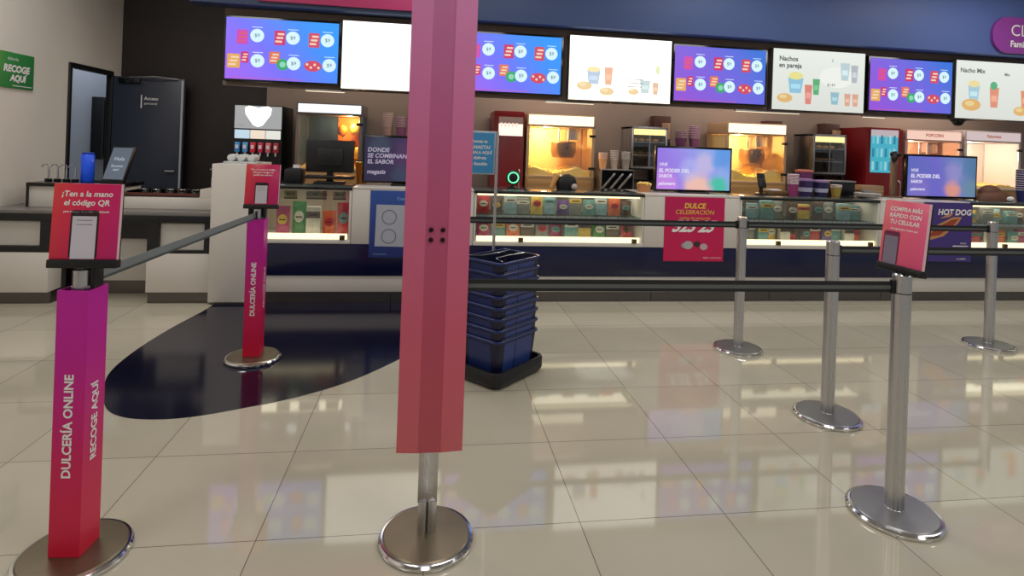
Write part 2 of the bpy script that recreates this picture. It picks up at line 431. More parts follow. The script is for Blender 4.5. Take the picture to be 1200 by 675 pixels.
fill(2, .44, 1.98, 'shelf', ['red', 'brown', 'pale blue', 'grey', 'yellow', 'pale blue', 'purple', 'grey', 'teal', 'pale blue', 'orange', 'brown'], 'bbxxbxbxbxbb', [.17, .14, .18, .15, .185])
fill(3, 3.03, 4.46, 'bottom', ['red', 'grey', 'teal', 'yellow', 'white', 'red', 'brown', 'red', 'purple', 'teal', 'white', 'orange'], 'bxxbxbbxbxxb', [.18, .20, .17, .19])
fill(3, 3.03, 4.46, 'shelf', ['brown', 'pale blue', 'teal', 'grey', 'brown', 'yellow', 'brown', 'grey', 'pale blue', 'teal'], 'bxxbbxbbxx', [.17, .15, .185, .18])
fill(4, 5.58, 7.06, 'bottom', ['yellow', 'red', 'white', 'orange', 'teal', 'magenta', 'yellow', 'green', 'red', 'white'], 'bxbxbxbxbx', [.16, .15, .17])
fill(4, 5.58, 7.06, 'shelf', ['brown', 'yellow', 'grey', 'pale blue', 'teal', 'brown', 'orange', 'grey', 'red', 'white'], 'xbxbxbxbxb', [.15, .13, .16])
# rest of the counter run beyond the frame
pier(7.10, 9.5, 'white counter section running on past the right edge')

# ------------------------------------------------------------------ posters on the counter
def poster(x0, x1, z0, z1, label, m, cat='poster'):
    o = thing('poster', label, cat, ((x0+x1)/2, YF-.0029, z0)); w, hh = (x1-x0)/2, z1-z0
    return o, w, hh
o, w, hh = poster(-.52, .20, .41, 1.005, 'blue poster with a pale sheet of two ring drawings on the counter', None)
b = MB(); b.box(-w, w, -.003, .003, 0, hh, grad('poster_blue', [(0, (30, 44, 110)), (1, (52, 88, 170))], (0, 0, 1), 0, .6, .35))
b.text('Conoce tu combo', .04, (.02, -.003, hh-.07), XR, ZU, mat('poster_lightblue', (120, 160, 220), .5), .0015, 'CENTER', .001)
b.text('Promoción', .025, (-w+.04, -.003, .03), XR, ZU, mat('poster_lightblue', (120, 160, 220), .5), .0015, 'LEFT'); bd = b.build('poster_board', o)
s = MB(); s.add([(-w+.05, -.005, .10), (w-.02, -.005, .09), (w-.02, -.005, hh-.13), (-w+.055, -.005, hh-.125)], [(0, 1, 2, 3)], mat('pale_sheet', (176, 180, 192), .5))
LINEG = mat('grey_line', (120, 122, 140), .5)
for cz in (.19, .36):
    for k_ in range(24):
        a0, a1 = 2*PI*k_/24, 2*PI*(k_+1)/24
        R0, R1 = .058, .066
        s.add([(-w+.17+R*math.cos(a), -.0065, cz+R*math.sin(a)) for R, a in ((R0, a0), (R1, a0), (R1, a1), (R0, a1))], [(0, 1, 2, 3)], LINEG)
s.poly(quad(.0, .2, .18, .19), (0, -.005, 0), XR, ZU, .0015, LINEG); s.poly(quad(.0, .2, .36, .37), (0, -.005, 0), XR, ZU, .0015, LINEG)
s.build('pale_sheet', bd)

o, w, hh = poster(2.222, 2.828, .398, 1.012, 'pink poster with yellow headline on the white counter section', None)
b = MB(); b.box(-w, w, -.003, .003, 0, hh, grad('poster_pink', [(0, (206, 20, 84)), (1, (196, 24, 90))], (0, 0, 1), 0, .6, .35))
YEL = mat('yellow_print', (236, 196, 74), .5)
b.text('DULCE', .068, (0, -.003, hh-.085), XR, ZU, YEL, .0015, 'CENTER', .0025, .15); b.text('CELEBRACIÓN', .060, (0, -.003, hh-.145), XR, ZU, YEL, .0015, 'CENTER', .0, .15)
b.text('combos de temporada', .034, (0, -.003, hh-.20), XR, ZU, YEL, .0015, 'CENTER')
b.text('525 25', .15, (0, -.003, .33), XR, ZU, INK, .0015, 'CENTER', .006, .5)
for (cx, cy, r, c) in ((-.06, .155, .05, (178, 176, 180)), (.03, .165, .035, (60, 40, 50)), (.10, .14, .04, (200, 170, 175)), (-.10, .15, .03, (150, 148, 152))):
    b.poly(circ(cx, cy, r, 16, r*.8), (0, -.003, 0), XR, ZU, .0015 + .0003*(cx+.2)*5, mat('pp%d' % c[0], c, .5))
b.text('Aplican restricciones', .022, (w-.02, -.003, .035), XR, ZU, INK, .0015, 'RIGHT'); b.build('poster_board', o)

o, w, hh = poster(5.0, 5.56, .415, 1.02, 'purple hot dog poster on the counter behind the right sign', None)
b = MB(); b.box(-w, w, -.003, .003, 0, hh, mat('poster_purple', (70, 52, 128), .35))
b.text('HOT DOG', .082, (.075, -.003, hh-.10), XR, ZU, INK, .0015, 'CENTER', .003, .15)
BUN = mat('bun_print', (196, 140, 96), .5); SAU = mat('sausage_print', (158, 66, 44), .5)
b.poly([(-.2, .22), (-.05, .26), (.12, .40), (.16, .46), (.06, .46), (-.12, .38), (-.26, .28)], (0, -.003, 0), XR, ZU, .0012, BUN)
b.poly([(-.24, .25), (-.1, .27), (.06, .37), (.12, .44), (.04, .43), (-.14, .34)], (0, -.003, 0), XR, ZU, .0018, SAU)
b.poly([(-.1, .44), (0, .49), (.06, .5), (.02, .46)], (0, -.003, 0), XR, ZU, .0018, BUN)
b.text('desde', .03, (.22, -.003, .19), XR, ZU, INK, .0015, 'RIGHT'); b.poly(quad(.06, .24, .155, .165), (0, -.003, 0), XR, ZU, .0015, INK); b.text('$69', .04, (.24, -.003, .12), XR, ZU, INK, .0015, 'RIGHT', .001)
b.text('pruébalo', .03, (.22, -.003, .03), XR, ZU, INK, .0015, 'RIGHT'); b.build('poster_board', o)

# ------------------------------------------------------------------ stanchions, belts
DR = .1712
def stanchion(x, y, label, disc=DISCG, group='belt stanchions queueing in front of the counter', post=True, ph=.98, name='stanchion'):
    o = thing(name, label, 'stanchion', (x, y, .0 if y < 3.95 and x > 0 else 0.0), 0, group)
    b = MB(); b.lathe([(.02, .001), (DR-.012, .001), (DR-.012, .020), (DR-.02, .0265), (.04, .031), (.036, .031)], disc, 56); bd = b.build('base_disc', o)
    r = MB(); r.lathe([(DR-.0125, .0005), (DR-.003, .0005), (DR, .005), (DR, .014), (DR-.006, .021), (DR-.0125, .022)], CHROME, 56); r.build('rim', bd)
    if post:
        p = MB(); p.lathe([(.036, .031), (.0345, .033), (.0345, ph-.075), (.0345, ph-.006), (.030, ph)], STEEL, 32); pp = p.build('post', o)
        c = MB(); c.lathe([(.0352, ph-.080), (.0356, ph-.079), (.0356, ph-.077), (.0352, ph-.076)], BLACK, 32); c.build('collar', pp)
    return o
FR, MID, BK, RB = (1.914, 2.074), (2.225, 2.884), (2.287, 3.926), (4.402, 3.922)
LF, LM, CE = (-1.149, 2.111), (-1.099, 3.892), (.031, 2.091)
st_fr = stanchion(*FR, 'steel stanchion in the right foreground topped by a tilted pink sign')
st_mid = stanchion(*MID, 'plain steel stanchion behind the signed one at right, second nearest')
st_bk = stanchion(*BK, 'plain steel stanchion in front of the pink counter poster')
st_rb = stanchion(*RB, 'plain steel stanchion at far right beside the hot dog poster')
st_lf = stanchion(*LF, 'nearest left stanchion in a magenta sleeve lettered Dulcería Online, pink sign on top', DISC, 'stanchions in magenta pickup sleeves')
st_lm = stanchion(*LM, 'farther left stanchion in a magenta sleeve, standing on the navy floor inlay', DISC, 'stanchions in magenta pickup sleeves')
st_hid = stanchion(.05, 3.93, 'steel stanchion hidden behind the tall pink banner, holding the rear belt')
st_far = stanchion(4.95, 2.88, 'steel stanchion just past the right edge holding the belt end')
st_c = stanchion(*CE, 'short steel stand with brown disc base carrying the tall pink banner', DISC, None, False, name='banner_stand')
st_lm.location.z = .0017

BDK = mat('belt_black', (24, 25, 28), .55); BGR = mat('belt_grey', (88, 92, 92), .5); BLG = mat('belt_light_grey', (122, 130, 132), .45)
def belt(a, b, z0, z1, label, stripe, sag=.0, ra=.036, rb=.036):
    a, b = Vector((a[0], a[1], 0)), Vector((b[0], b[1], 0)); d = (b-a).normalized(); L = (b-a).length
    a2 = a + d*ra; L2 = L - ra - rb; n = Vector((-d.y, d.x, 0))
    o = thing('stanchion_belt', label, 'belt', tuple(a2 + Vector((0, 0, z0))), math.atan2(d.y, d.x), 'retractable belts between the stanchions')
    w = MB(); hh = z1-z0; N = 14
    cuts = [(0, .28, BDK), (.28, .62, stripe), (.62, 1, BDK)]
    if stripe is BLG: cuts = [(0, .25, mat('belt_slate', (70, 78, 80), .5)), (.25, 1, BLG)]
    for (t0, t1, m) in cuts:
        loops = []
        for i in range(N+1):
            x = .012 + (L2-.024)*i/N; s = -sag*4*(i/N)*(1-i/N)
            loops.append([(x, -.0012, s+hh*t0), (x, .0012, s+hh*t0), (x, .0012, s+hh*t1), (x, -.0012, s+hh*t1)])
        w.loft(loops, m)
    w.build('webbing', o)
    for x in (0, L2-.014):
        c = MB(); c.box(x, x+.014, -.008, .008, -.006, hh+.006, BLACK, .002); c.build('belt_clip', o)
belt(CE, FR, .904, .948, 'near dark belt from the tall banner stand to the right signed stanchion', BGR)
belt(LF, LM, .914, .956, 'pale grey belt between the two magenta sleeved stanchions at left', BLG, 0, .03, .03)
belt((.05, 3.93), BK, .90, .945, 'rear belt from behind the tall banner to the stanchion by pink poster', BGR)
belt(BK, RB, .90, .945, 'rear belt running past the hot dog poster to the far right stanchion', BGR)
belt(MID, (4.95, 2.88), .905, .95, 'belt leaving the second nearest right stanchion toward the right edge', BGR)

# tall pink banner
br = MB(); br.box(-.036, .034, -.010, .004, .14, 2.2, STEEL, .001); br.build('flat_post', st_c)
br = MB(); br.cyl(.017, .031, .145, STEEL, 24, None, (-.017, .0)); br.cyl(.017, .031, .145, STEEL, 24, None, (.017, .0)); br.build('socket', st_c)
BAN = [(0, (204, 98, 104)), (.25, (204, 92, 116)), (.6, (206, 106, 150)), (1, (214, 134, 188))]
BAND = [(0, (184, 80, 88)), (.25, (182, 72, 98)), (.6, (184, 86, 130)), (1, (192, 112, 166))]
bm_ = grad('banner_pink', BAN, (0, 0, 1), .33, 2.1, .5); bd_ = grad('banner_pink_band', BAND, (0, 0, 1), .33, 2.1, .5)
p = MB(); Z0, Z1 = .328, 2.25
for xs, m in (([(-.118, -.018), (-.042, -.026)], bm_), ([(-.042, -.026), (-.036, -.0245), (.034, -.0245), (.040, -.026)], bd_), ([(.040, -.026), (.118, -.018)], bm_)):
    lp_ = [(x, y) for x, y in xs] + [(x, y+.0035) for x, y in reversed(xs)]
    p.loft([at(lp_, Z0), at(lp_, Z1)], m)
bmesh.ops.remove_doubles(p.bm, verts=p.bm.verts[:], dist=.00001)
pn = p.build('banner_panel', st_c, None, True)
for (x, z) in ((-.022, 1.094), (.020, 1.094), (-.022, 1.130), (.020, 1.130)):
    q = MB(); q.lathe([(.002, -.003), (.0075, -.003), (.0085, 0), (.0085, .004)], mat('dark_bolt', (46, 22, 34), .3, .6), 14, Matrix.Translation((x, -.0255, z)) @ Matrix.Rotation(PI/2, 4, 'X')); q.build('bolt', pn)

# sleeves
def sleeve(root, hw, z1, rz, m, dx=0):
    s = MB(); b = MB()
    t = .004; outer = quad(-hw, hw, -hw, hw); inner = quad(-hw+t, hw-t, -hw+t, hw-t)
    s.loft([at(outer, .0315), at(outer, z1), at(inner, z1), at(inner, .0315)], m, False, False)
    zc = .0315 + (z1-.0315)*.40
    s.text('DULCERÍA ONLINE', .040, (-.0, -hw, zc+.08), (0, 0, 1), (-1, 0, 0), INK, .0012, 'CENTER', .0012)
    s.text('RECOGE AQUÍ', .040, (hw, 0, zc+.08), (0, 0, 1), (0, -1, 0), INK, .0012, 'CENTER', .0012)
    o = s.build('sleeve', root, (dx, 0, 0)); o.rotation_euler = (0, 0, rz); return o
SLV = grad('sleeve_magenta', [(0, (214, 20, 56)), (.35, (208, 18, 92)), (.75, (196, 20, 150)), (1, (196, 24, 160))], (0, 0, 1), .03, .92, .35)
sleeve(st_lf, .05, .912, math.radians(-5), SLV, .0); sleeve(st_lm, .052, .912, math.radians(2), SLV)

SIGN = grad('sign_pink', [(0, (222, 62, 48)), (.45, (216, 34, 86)), (1, (196, 30, 120))], (.8, 0, -.2), -.16, .10, .3)
SIGNR = grad('sign_pink_light', [(0, (234, 112, 118)), (1, (232, 86, 140))], (.8, 0, -.2), -.16, .10, .3)
def sign(root, w, hh, tilt, rz, z0, m, lines, sz, phone, y0=-.045, dx=0, brk=True):
    M = Matrix.Rotation(rz, 4, 'Z') @ Matrix.Translation((dx, y0, z0)) @ Matrix.Rotation(-tilt, 4, 'X')
    fr = MB(M); fr.box(-w/2-.002, w/2+.002, -.014, .018, -.006, .022, BLACK, .003); fr.box(-w/2-.001, w/2+.001, .004, .010, .02, hh, BLACK)
    fr.M = Matrix.Rotation(rz, 4, 'Z')
    if brk:
        for sx in (-1, 1): fr.box(sx*.0375, sx*.052, y0+.012, .02, .918, z0+.012, BLACK, .002)
        fr.box(-.052, .052, y0+.008, .02, z0-.0045, z0+.008, BLACK, .002)
    else: fr.box(-.025, .025, y0+.008, .02, .981, z0+.012, BLACK, .002)
    so = fr.build('sign_holder', root)
    b = MB(); b.box(-w/2, w/2, -.006, .0035, .0222, hh, m, .0015)
    b.box(w/2-.002, w/2+.0008, -.0065, .0035, .0222, hh, mat('acrylic_edge', (226, 190, 200), .2))
    Y = -.006; zt = hh-.035
    for (t, k_, bold) in lines:
        b.text(t, sz*k_, (0, Y, zt), XR, ZU, INK, .0008, 'CENTER', .0006*k_, .12); zt -= sz*1.12*k_
    px, pz, pw, phh, dark, scr = phone
    b.poly(rrect(pw, phh, .010, 4, px, pz), (0, Y, 0), XR, ZU, .0008, dark)
    b.poly(quad(px-pw/2+.006, px+pw/2-.006, pz-phh/2+.000, pz+phh/2-.020), (0, Y, 0), XR, ZU, .0014, scr)
    for q in (0, 1): b.poly(quad(px-pw*.28, px+pw*.28, pz+phh/2-.034-.014*q, pz+phh/2-.032-.014*q), (0, Y, 0), XR, ZU, .002, LINEG)
    bo = b.build('sign_board', so); bo.matrix_local = M
SCR = mat('phone_screen_print', (206, 202, 214), .4); SCRG = mat('phone_screen_grey', (132, 122, 140), .4)
PHB = mat('phone_black', (40, 18, 30), .4); PHP = mat('phone_plum', (110, 36, 70), .4)
sign(st_lf, .208, .272, math.radians(4), math.radians(0), .993, SIGN, [('¡Ten a la mano', 1, 1), ('el código QR', 1, 1), ('para recoger tu pedido en dulcería', .38, 0)], .026, (-.003, .104, .086, .160, PHB, SCR), -.045, .022)
sign(st_lm, .208, .28, math.radians(7), math.radians(2), .985, SIGN, [('Ten a la mano el código', .6, 1), ('QR para recoger tu', .6, 1), ('pedido en dulcería', .6, 0)], .026, (-.003, .095, .082, .135, PHB, SCR), -.045, .028)
sign(st_fr, .208, .285, math.radians(6), math.radians(-87), .988, SIGNR, [('COMPRA MÁS', 1, 1), ('RÁPIDO CON', 1, 1), ('TU CELULAR', 1, 1), ('descarga la app y ordena aquí', .45, 0)], .024, (-.052, .09, .076, .135, PHP, SCRG), -.012, 0, False)

# ------------------------------------------------------------------ baskets
BAS = mat('basket_blue', (28, 42, 98), .38, noise=.06); BAS2 = mat('basket_blue_light', (42, 62, 126), .35); BASD = mat('basket_navy', (14, 18, 48), .4)
BR = math.radians(43.5)
CX, CY = .472, 3.590
bs = thing('basket_dolly', 'black wheeled basket base with a pole sign under the blue stack', 'basket stand', (CX, CY, 0), BR)
b = MB(); b.loft([at(rrect(.47, .36, .06), .012), at(rrect(.49, .38, .06), .03), at(rrect(.49, .38, .06), .09), at(rrect(.48, .37, .055), .10), at(rrect(.45, .34, .05), .10), at(rrect(.45, .34, .05), .05)], mat('dolly_black', (20, 21, 26), .45)); b.build('base_tray', bs)
for sx in (-1, 1):
    for sy in (-1, 1):
        c = MB(); c.lathe([(.004, -.011), (.0125, -.011), (.0125, .011), (.004, .011)], BLACK, 16, Matrix.Translation((sx*.19, sy*.12, .0128)) @ Matrix.Rotation(PI/2, 4, 'X')); c.build('caster', bs)
def basket(root_name, label, z, wire):
    o = thing('shopping_basket', label, 'basket', (CX, CY, z), BR, 'nested blue shopping baskets')
    t = MB(); H = .215
    O0, O1 = rrect(.365, .262, .03), rrect(.402, .299, .035); I0, I1 = rrect(.357, .254, .028), rrect(.394, .291, .033)
    t.loft([at(O0, 0), at(O1, H), at(I1, H), at(I0, .004)], BASD)
    for sy in (-1, 1):
        yb = lambda u: sy*(.131 + .0185*u/H + .0012)
        for (xa, xb) in ((-.135, -.03), (-.022, .14)):
            t.add([(xa, yb(.02), .02), (xb, yb(.02), .02), (xb, yb(.194), .194), (xa, yb(.194), .194)], [(0, 1, 2, 3)], BAS2)
        xb_ = lambda u: sy*(.1825 + .0185*u/H + .0012)
        t.add([(xb_(.02), -.09, .02), (xb_(.02), .09, .02), (xb_(.194), .09, .194), (xb_(.194), -.09, .194)], [(0, 1, 2, 3)], BAS)  # short sides in darker blue, their shade put into the colour
    t.build('tub', o)
    r = MB(); r.loft([at(rrect(.404, .301, .035), H-.014), at(rrect(.424, .321, .045), H-.010), at(rrect(.424, .321, .045), H+.001), at(rrect(.418, .315, .044), H+.004), at(rrect(.398, .295, .034), H+.004), at(rrect(.396, .293, .034), H-.014)], BAS, False, False); r.build('rim', o)
    for sy in (-1, 1):
        h_ = MB(); pts = [(-.17, sy*.145, H+.007), (-.165, sy*.10, H+.012), (-.14, sy*.06, H+.014), (0, sy*.05, H+.014), (.14, sy*.06, H+.014), (.165, sy*.10, H+.012), (.17, sy*.145, H+.007)]
        if not wire: pts = [(-.17, sy*.152, H+.006), (-.15, sy*.153, H+.008), (0, sy*.153, H+.009), (.15, sy*.153, H+.008), (.17, sy*.152, H+.006)]
        h_.tube(pts, .0035, CHROME if wire else BASD, 6); h_.build('handle', o)
names = ['bottom', 'second lowest', 'third lowest', 'fourth lowest', 'fourth from top of', 'third from top of', 'second from top of', 'topmost']
for i in range(8):
    lab = ('%s blue shopping basket %s the stack on the black dolly' % (names[i], '' if 'of' in names[i].split() else 'in')).replace('  ', ' ')
    if i == 7: lab = 'topmost blue shopping basket with chrome handles on the stack'
    basket('b', lab, .056 + .067*i, i == 7)
# pole with the blue leaflet
pm = MB(); px_, py_ = .118, .178
pm.cyl(.0105, .03, 1.535, STEEL, 16, None, (px_, py_)); pm.box(px_-.03, px_+.03, .160, .186, .045, .075, STEEL, .003); po = pm.build('pole', bs)
sgn = MB(Matrix.Translation((px_, py_, 1.39)) @ Matrix.Rotation(-BR, 4, 'Z'))
sgn.box(-.235, -.012, -.006, .004, -.145, .145, mat('leaflet_frame', (170, 182, 196), .3, .3), .002)
sgn.box(-.228, -.020, -.0075, -.0055, -.136, .132, grad('leaflet_blue', [(0, (58, 142, 200)), (1, (70, 156, 212))], (0, 0, 1), 1.2, 1.55, .35))
for (t, zz, k_) in (('¿Buscas tu', .075, .028), ('CANASTA?', .035, .032), ('TÓMALA AQUÍ', .0, .026), ('y disfruta', -.035, .028), ('tu función', -.075, .03)):
    sgn.text(t, k_, (-.124, -.0075, zz), XR, ZU, INK, .001, 'CENTER', .0008)
sgn.build('leaflet_sign', po)

# ------------------------------------------------------------------ menu screens
YS = 5.97
TVG = grad('menu_gradient', [(0, (150, 96, 236)), (.4, (108, 106, 240)), (.8, (56, 136, 240)), (1, (40, 146, 242))], (.75, 0, .66), -.5, .45, emit=1.1)
TVGP = grad('menu_gradient_purple', [(0, (150, 84, 226)), (.6, (112, 104, 232)), (1, (52, 118, 228))], (.75, 0, .66), -.5, .5, emit=.9)
EW = emat('price_circle_white', (214, 244, 252), 1.0); EINK = emat('menu_ink', (70, 120, 150), .6)
CI = [('magenta', (214, 70, 190)), ('crimson', (214, 40, 110)), ('rose', (226, 88, 120)), ('amber', (240, 176, 90)), ('coral', (232, 120, 90)), ('leaf', (40, 176, 110)), ('berry', (220, 70, 100)), ('cream', (248, 220, 190))]
EC = {n: emat('menu_' + n, c, .9) for n, c in CI}
def menu_tv(xc, label, g):
    o = thing('menu_screen', label, 'screen', (xc, YS, 2.312), 0, 'blue menu screens with price circles')
    b = MB(); b.box(-.56, .56, 0, .081, -.325, .325, BLACKG, .006); bz = b.build('bezel', o)
    d = MB(); W, H = .538, .303
    d.box(-W, W, -.002, .001, -H, H, g)
    def P(pts, l, m): d.poly(pts, (0, -.002, 0), XR, ZU, l, m)
    def pack(x, y, w_, h_, c, c2):
        P(rrect(w_, h_, .012, 3, x, y), .0008, EC[c])
        for q in range(3): P(rrect(w_*.62, h_*.14, .006, 2, x + (q-1)*w_*.1, y + (q-1)*h_*.26), .0014, EC[c2])
    for (x, y, c, c2) in ((-.385, .115, 'magenta', 'rose'), (-.03, .125, 'crimson', 'cream'), (.30, .12, 'berry', 'cream')):
        pack(x, y, .105, .145, c, c2)
    pack(-.46, -.125, .12, .14, 'amber', 'cream'); pack(-.355, -.085, .07, .11, 'crimson', 'cream')
    pack(-.075, -.075, .10, .12, 'coral', 'cream'); P(circ(.005, -.14, .058, 16), .0011, EC['leaf']); P(circ(.005, -.14, .03, 12), .0017, emat('menu_mint', (150, 220, 190), .9))
    P(circ(.295, -.14, .085, 18, .055), .0008, EC['berry']); 
    for q in range(4): P(circ(.24+.037*q, -.14+.015*(-1)**q, .014, 8), .0014, EC['cream'])
    for (x, y) in ((-.245, .135), (.095, .13), (.43, .125), (-.235, -.115), (.11, -.125), (.455, -.125)):
        P(circ(x, y, .066, 24), .0018, EW); d.text('$9', .05, (x, -.002, y), XR, ZU, EINK, .0024)
    for (x, y) in ((-.245, .215), (.095, .21), (.43, .205), (-.235, -.035), (.11, -.045), (.455, -.045)): P(quad(x-.05, x+.05, y, y+.006), .0012, EW)
    P(quad(-.5, .2, -.292, -.287), .001, EC['rose'])
    d.build('display', bz)
LBW = grad('lightbox_white', [(0, (255, 246, 228)), (.35, (255, 250, 238)), (1, (255, 253, 246))], (0, 0, 1), -.33, .33, emit=1.7)
LBS = grad('lightbox_soft', [(0, (222, 226, 218)), (1, (234, 240, 232))], (0, 0, 1), -.33, .33, emit=.95)
def lightbox(xc, label, face, kind):
    o = thing('menu_lightbox', label, 'screen', (xc, YS-.01, 2.308), 0, 'white menu lightboxes showing cups and snacks')
    b = MB(); b.box(-.578, .578, 0, .09, -.35, .35, mat('box_frame', (66, 62, 60), .4), .006); bz = b.build('frame', o)
    d = MB(); W, H = .570, .343; d.box(-W, W, -.003, .001, -H, H, face)
    S = .55 if kind == 'w' else 1.0
    bg = (255, 250, 238) if kind in 'wb' else (228, 234, 226)
    def E(n, c):
        a = .5 if kind in 'wb' else (.25 if kind == 's' else .2)
        return emat('print_%s_%s' % (n, kind), tuple(c[i]*(1-a)+bg[i]*a for i in range(3)), 1.0 if kind in 'wb' else .9)
    def P(pts, l, m): d.poly(pts, (0, -.003, 0), XR, ZU, l, m)
    def cup(x, y, w_, h_, c, n): P([(x-w_*.36, y), (x+w_*.36, y), (x+w_*.5, y+h_), (x-w_*.5, y+h_)], .0008, E(n, c)); P(quad(x-w_*.3, x+w_*.3, y+h_*.3, y+h_*.6), .0012, E(n+'b', tuple(min(255, v+40) for v in c)))
    def nach(x, y, r, n): P(circ(x, y, r, 16, r*.55), .0014, E(n, (232, 172, 84))); P(circ(x-.02, y+.015, r*.5, 12, r*.25), .002, E(n+'h', (246, 210, 130)))
    EK = E('ink', (60, 60, 64))
    if kind == 'b':
        d.text('Combos', .04, (-.50, -.003, .25), XR, ZU, E('ink', (150, 150, 154)), .001, 'LEFT')
        P(quad(-.46, -.40, -.02, -.013), .001, E('faint', (236, 226, 206)))
    elif kind == 'w':
        d.text('Combos', .045, (-.50, -.003, .22), XR, ZU, EK, .001, 'LEFT')
        cup(-.30, -.17, .15, .15, (126, 168, 220), 'bk'); P(circ(-.30, -.01, .075, 14, .03), .0014, E('pop', (252, 222, 120))); cup(-.135, -.17, .095, .19, (236, 120, 70), 'cp')
        nach(-.40, -.19, .085, 'na'); nach(-.15, -.24, .08, 'nb'); cup(.28, -.24, .12, .14, (150, 190, 200), 'bl'); cup(.40, -.25, .07, .13, (206, 140, 90), 'cb'); nach(.15, -.23, .06, 'nc')
        for y in (.02, -.02, -.06): P(quad(.08, .26, y-.12, y-.112), .001, EK)
        P(circ(.42, .02, .025, 12, .05), .001, E('lime', (206, 232, 130))); d.text('$', .03, (.46, -.003, .25), XR, ZU, EK, .001)
    elif kind == 's':
        d.text('Nachos\nen pareja', .075, (-.50, -.003, .195), XR, ZU, E('ink2', (20, 22, 30)), .001, 'LEFT', .002)
        cup(-.29, -.15, .19, .17, (120, 190, 230), 'bk'); P(circ(-.29, .045, .09, 14, .045), .0014, E('pop', (244, 232, 120))); cup(-.13, -.27, .095, .22, (226, 106, 92), 'cp'); cup(-.035, -.16, .09, .18, (52, 160, 88), 'gr')
        nach(-.42, -.21, .095, 'na'); P(circ(.22, .05, .22, 18, .12), .0006, E('shine', (255, 255, 250))); cup(.32, .02, .12, .2, (180, 210, 220), 'b2'); cup(.44, .0, .09, .2, (170, 176, 190), 'c2')
        cup(.20, -.26, .11, .14, (130, 180, 200), 'b3'); cup(.36, -.27, .08, .14, (226, 150, 120), 'c3'); cup(.46, -.27, .08, .14, (226, 150, 120), 'c4')
        d.text('$149', .05, (.15, -.003, -.04), XR, ZU, EK, .0014); d.text('$', .04, (.16, -.003, .24), XR, ZU, EK, .001)
    else:
        d.text('Nacho Mix', .075, (-.52, -.003, .225), XR, ZU, EK, .001, 'LEFT', .002); d.text('Mix', .05, (.12, -.003, .2), XR, ZU, EK, .001, 'CENTER', .001)
        cup(-.33, -.13, .16, .18, (160, 205, 225), 'bk'); P(circ(-.33, .07, .08, 14, .04), .0014, E('pop', (248, 226, 150))); nach(-.36, -.18, .13, 'na'); cup(-.05, -.2, .13, .24, (232, 130, 96), 'cp'); P(circ(-.06, .06, .05, 12, .05), .0014, E('gr', (60, 170, 110)))
        cup(.38, -.2, .13, .22, (236, 130, 80), 'c2'); nach(.32, -.23, .1, 'nb')
    d.build('display', bz)
menu_tv(-1.508, 'blue menu screen at the left end of the screen row', TVG)
lightbox(-.36, 'glaring blank white lightbox left of the tall pink banner', LBW, 'b')
menu_tv(.80, 'blue menu screen partly behind the tall pink banner', TVG)
lightbox(1.998, 'bright white lightbox above the largest popcorn machine', LBW, 'w')
menu_tv(3.155, 'violet-blue menu screen between the two snack lightboxes', TVGP)
lightbox(4.348, 'lightbox with dark two-line heading above the snack bar', LBS, 's')
menu_tv(5.535, 'violet menu screen at the right above the hot dog poster', TVGP)
lightbox(6.69, 'lightbox of cups cut by the right edge below the purple sign', LBS, 'n')

# fascia signs
o = thing('fascia_sign', 'pink sign strip on the fascia left of the tall banner', 'sign', (-.96, 5.835, 2.76))
b = MB(); b.box(-.76, .90, -.03, .004, 0, .5, grad('fascia_pink', [(0, (176, 52, 96)), (1, (196, 60, 120))], (1, 0, 0), -.8, .9, .45), .004); b.build('sign_panel', o)
o = thing('fascia_sign', 'purple rounded sign with white capitals at the top right corner', 'sign', (7.3, 5.835, 2.95))
b = MB(); pts = rrect(1.75, .42, .2, 8); PUR = mat('sign_purple', (142, 62, 152), .45)
b.loft([[(x, .004, z) for x, z in pts], [(x, -.03, z) for x, z in pts]], PUR)
b.text('CLUB', .19, (-.64, -.03, .05), XR, ZU, INK, .002, 'LEFT', .0); b.text('Familiar', .10, (-.64, -.03, -.105), XR, ZU, INK, .002, 'LEFT', .003); b.build('sign_panel', o)
o = thing('wall_sign', 'green pickup sign reading Recoge Aquí on the left wall', 'sign', (WX+.004, 5.35, 1.785))
b = MB(); b.box(0, .012, -.36, .365, 0, .305, grad('sign_green', [(0, (150, 170, 60)), (.45, (64, 146, 76)), (1, (46, 140, 74))], (0, 1, -.2), -.35, .35, .4), .002)
b.text('RECOGE', .080, (.012, .15, .165), YR, ZU, INK, .0015, 'CENTER', .004, .15); b.text('AQUÍ', .075, (.012, .17, .085), YR, ZU, INK, .0015, 'CENTER', .004, .15); b.text('dulcería', .04, (.012, .1, .25), YR, ZU, INK, .0015); b.poly(quad(.1, .34, .02, .026), (.012, 0, 0), YR, ZU, .0015, INK); b.build('sign_panel', o)
o = thing('meter_cabinet', 'black wall cabinet seen through the open doorway', 'cabinet', (-4.699, 9.17, 1.0))
b = MB(); b.box(0, .14, -.5, .18, .05, .92, BLACK, .005); c_ = b.build('cabinet_body', o)
b = MB(); b.box(.14, .15, -.45, .15, .1, .88, BLACKG, .003); dd = b.build('cabinet_door', c_)
b = MB(); b.box(.002, .015, .05, .09, .3, .42, CHROME, .003, Matrix.Translation((.14, -.2, 0))); b.build('latch', c_)

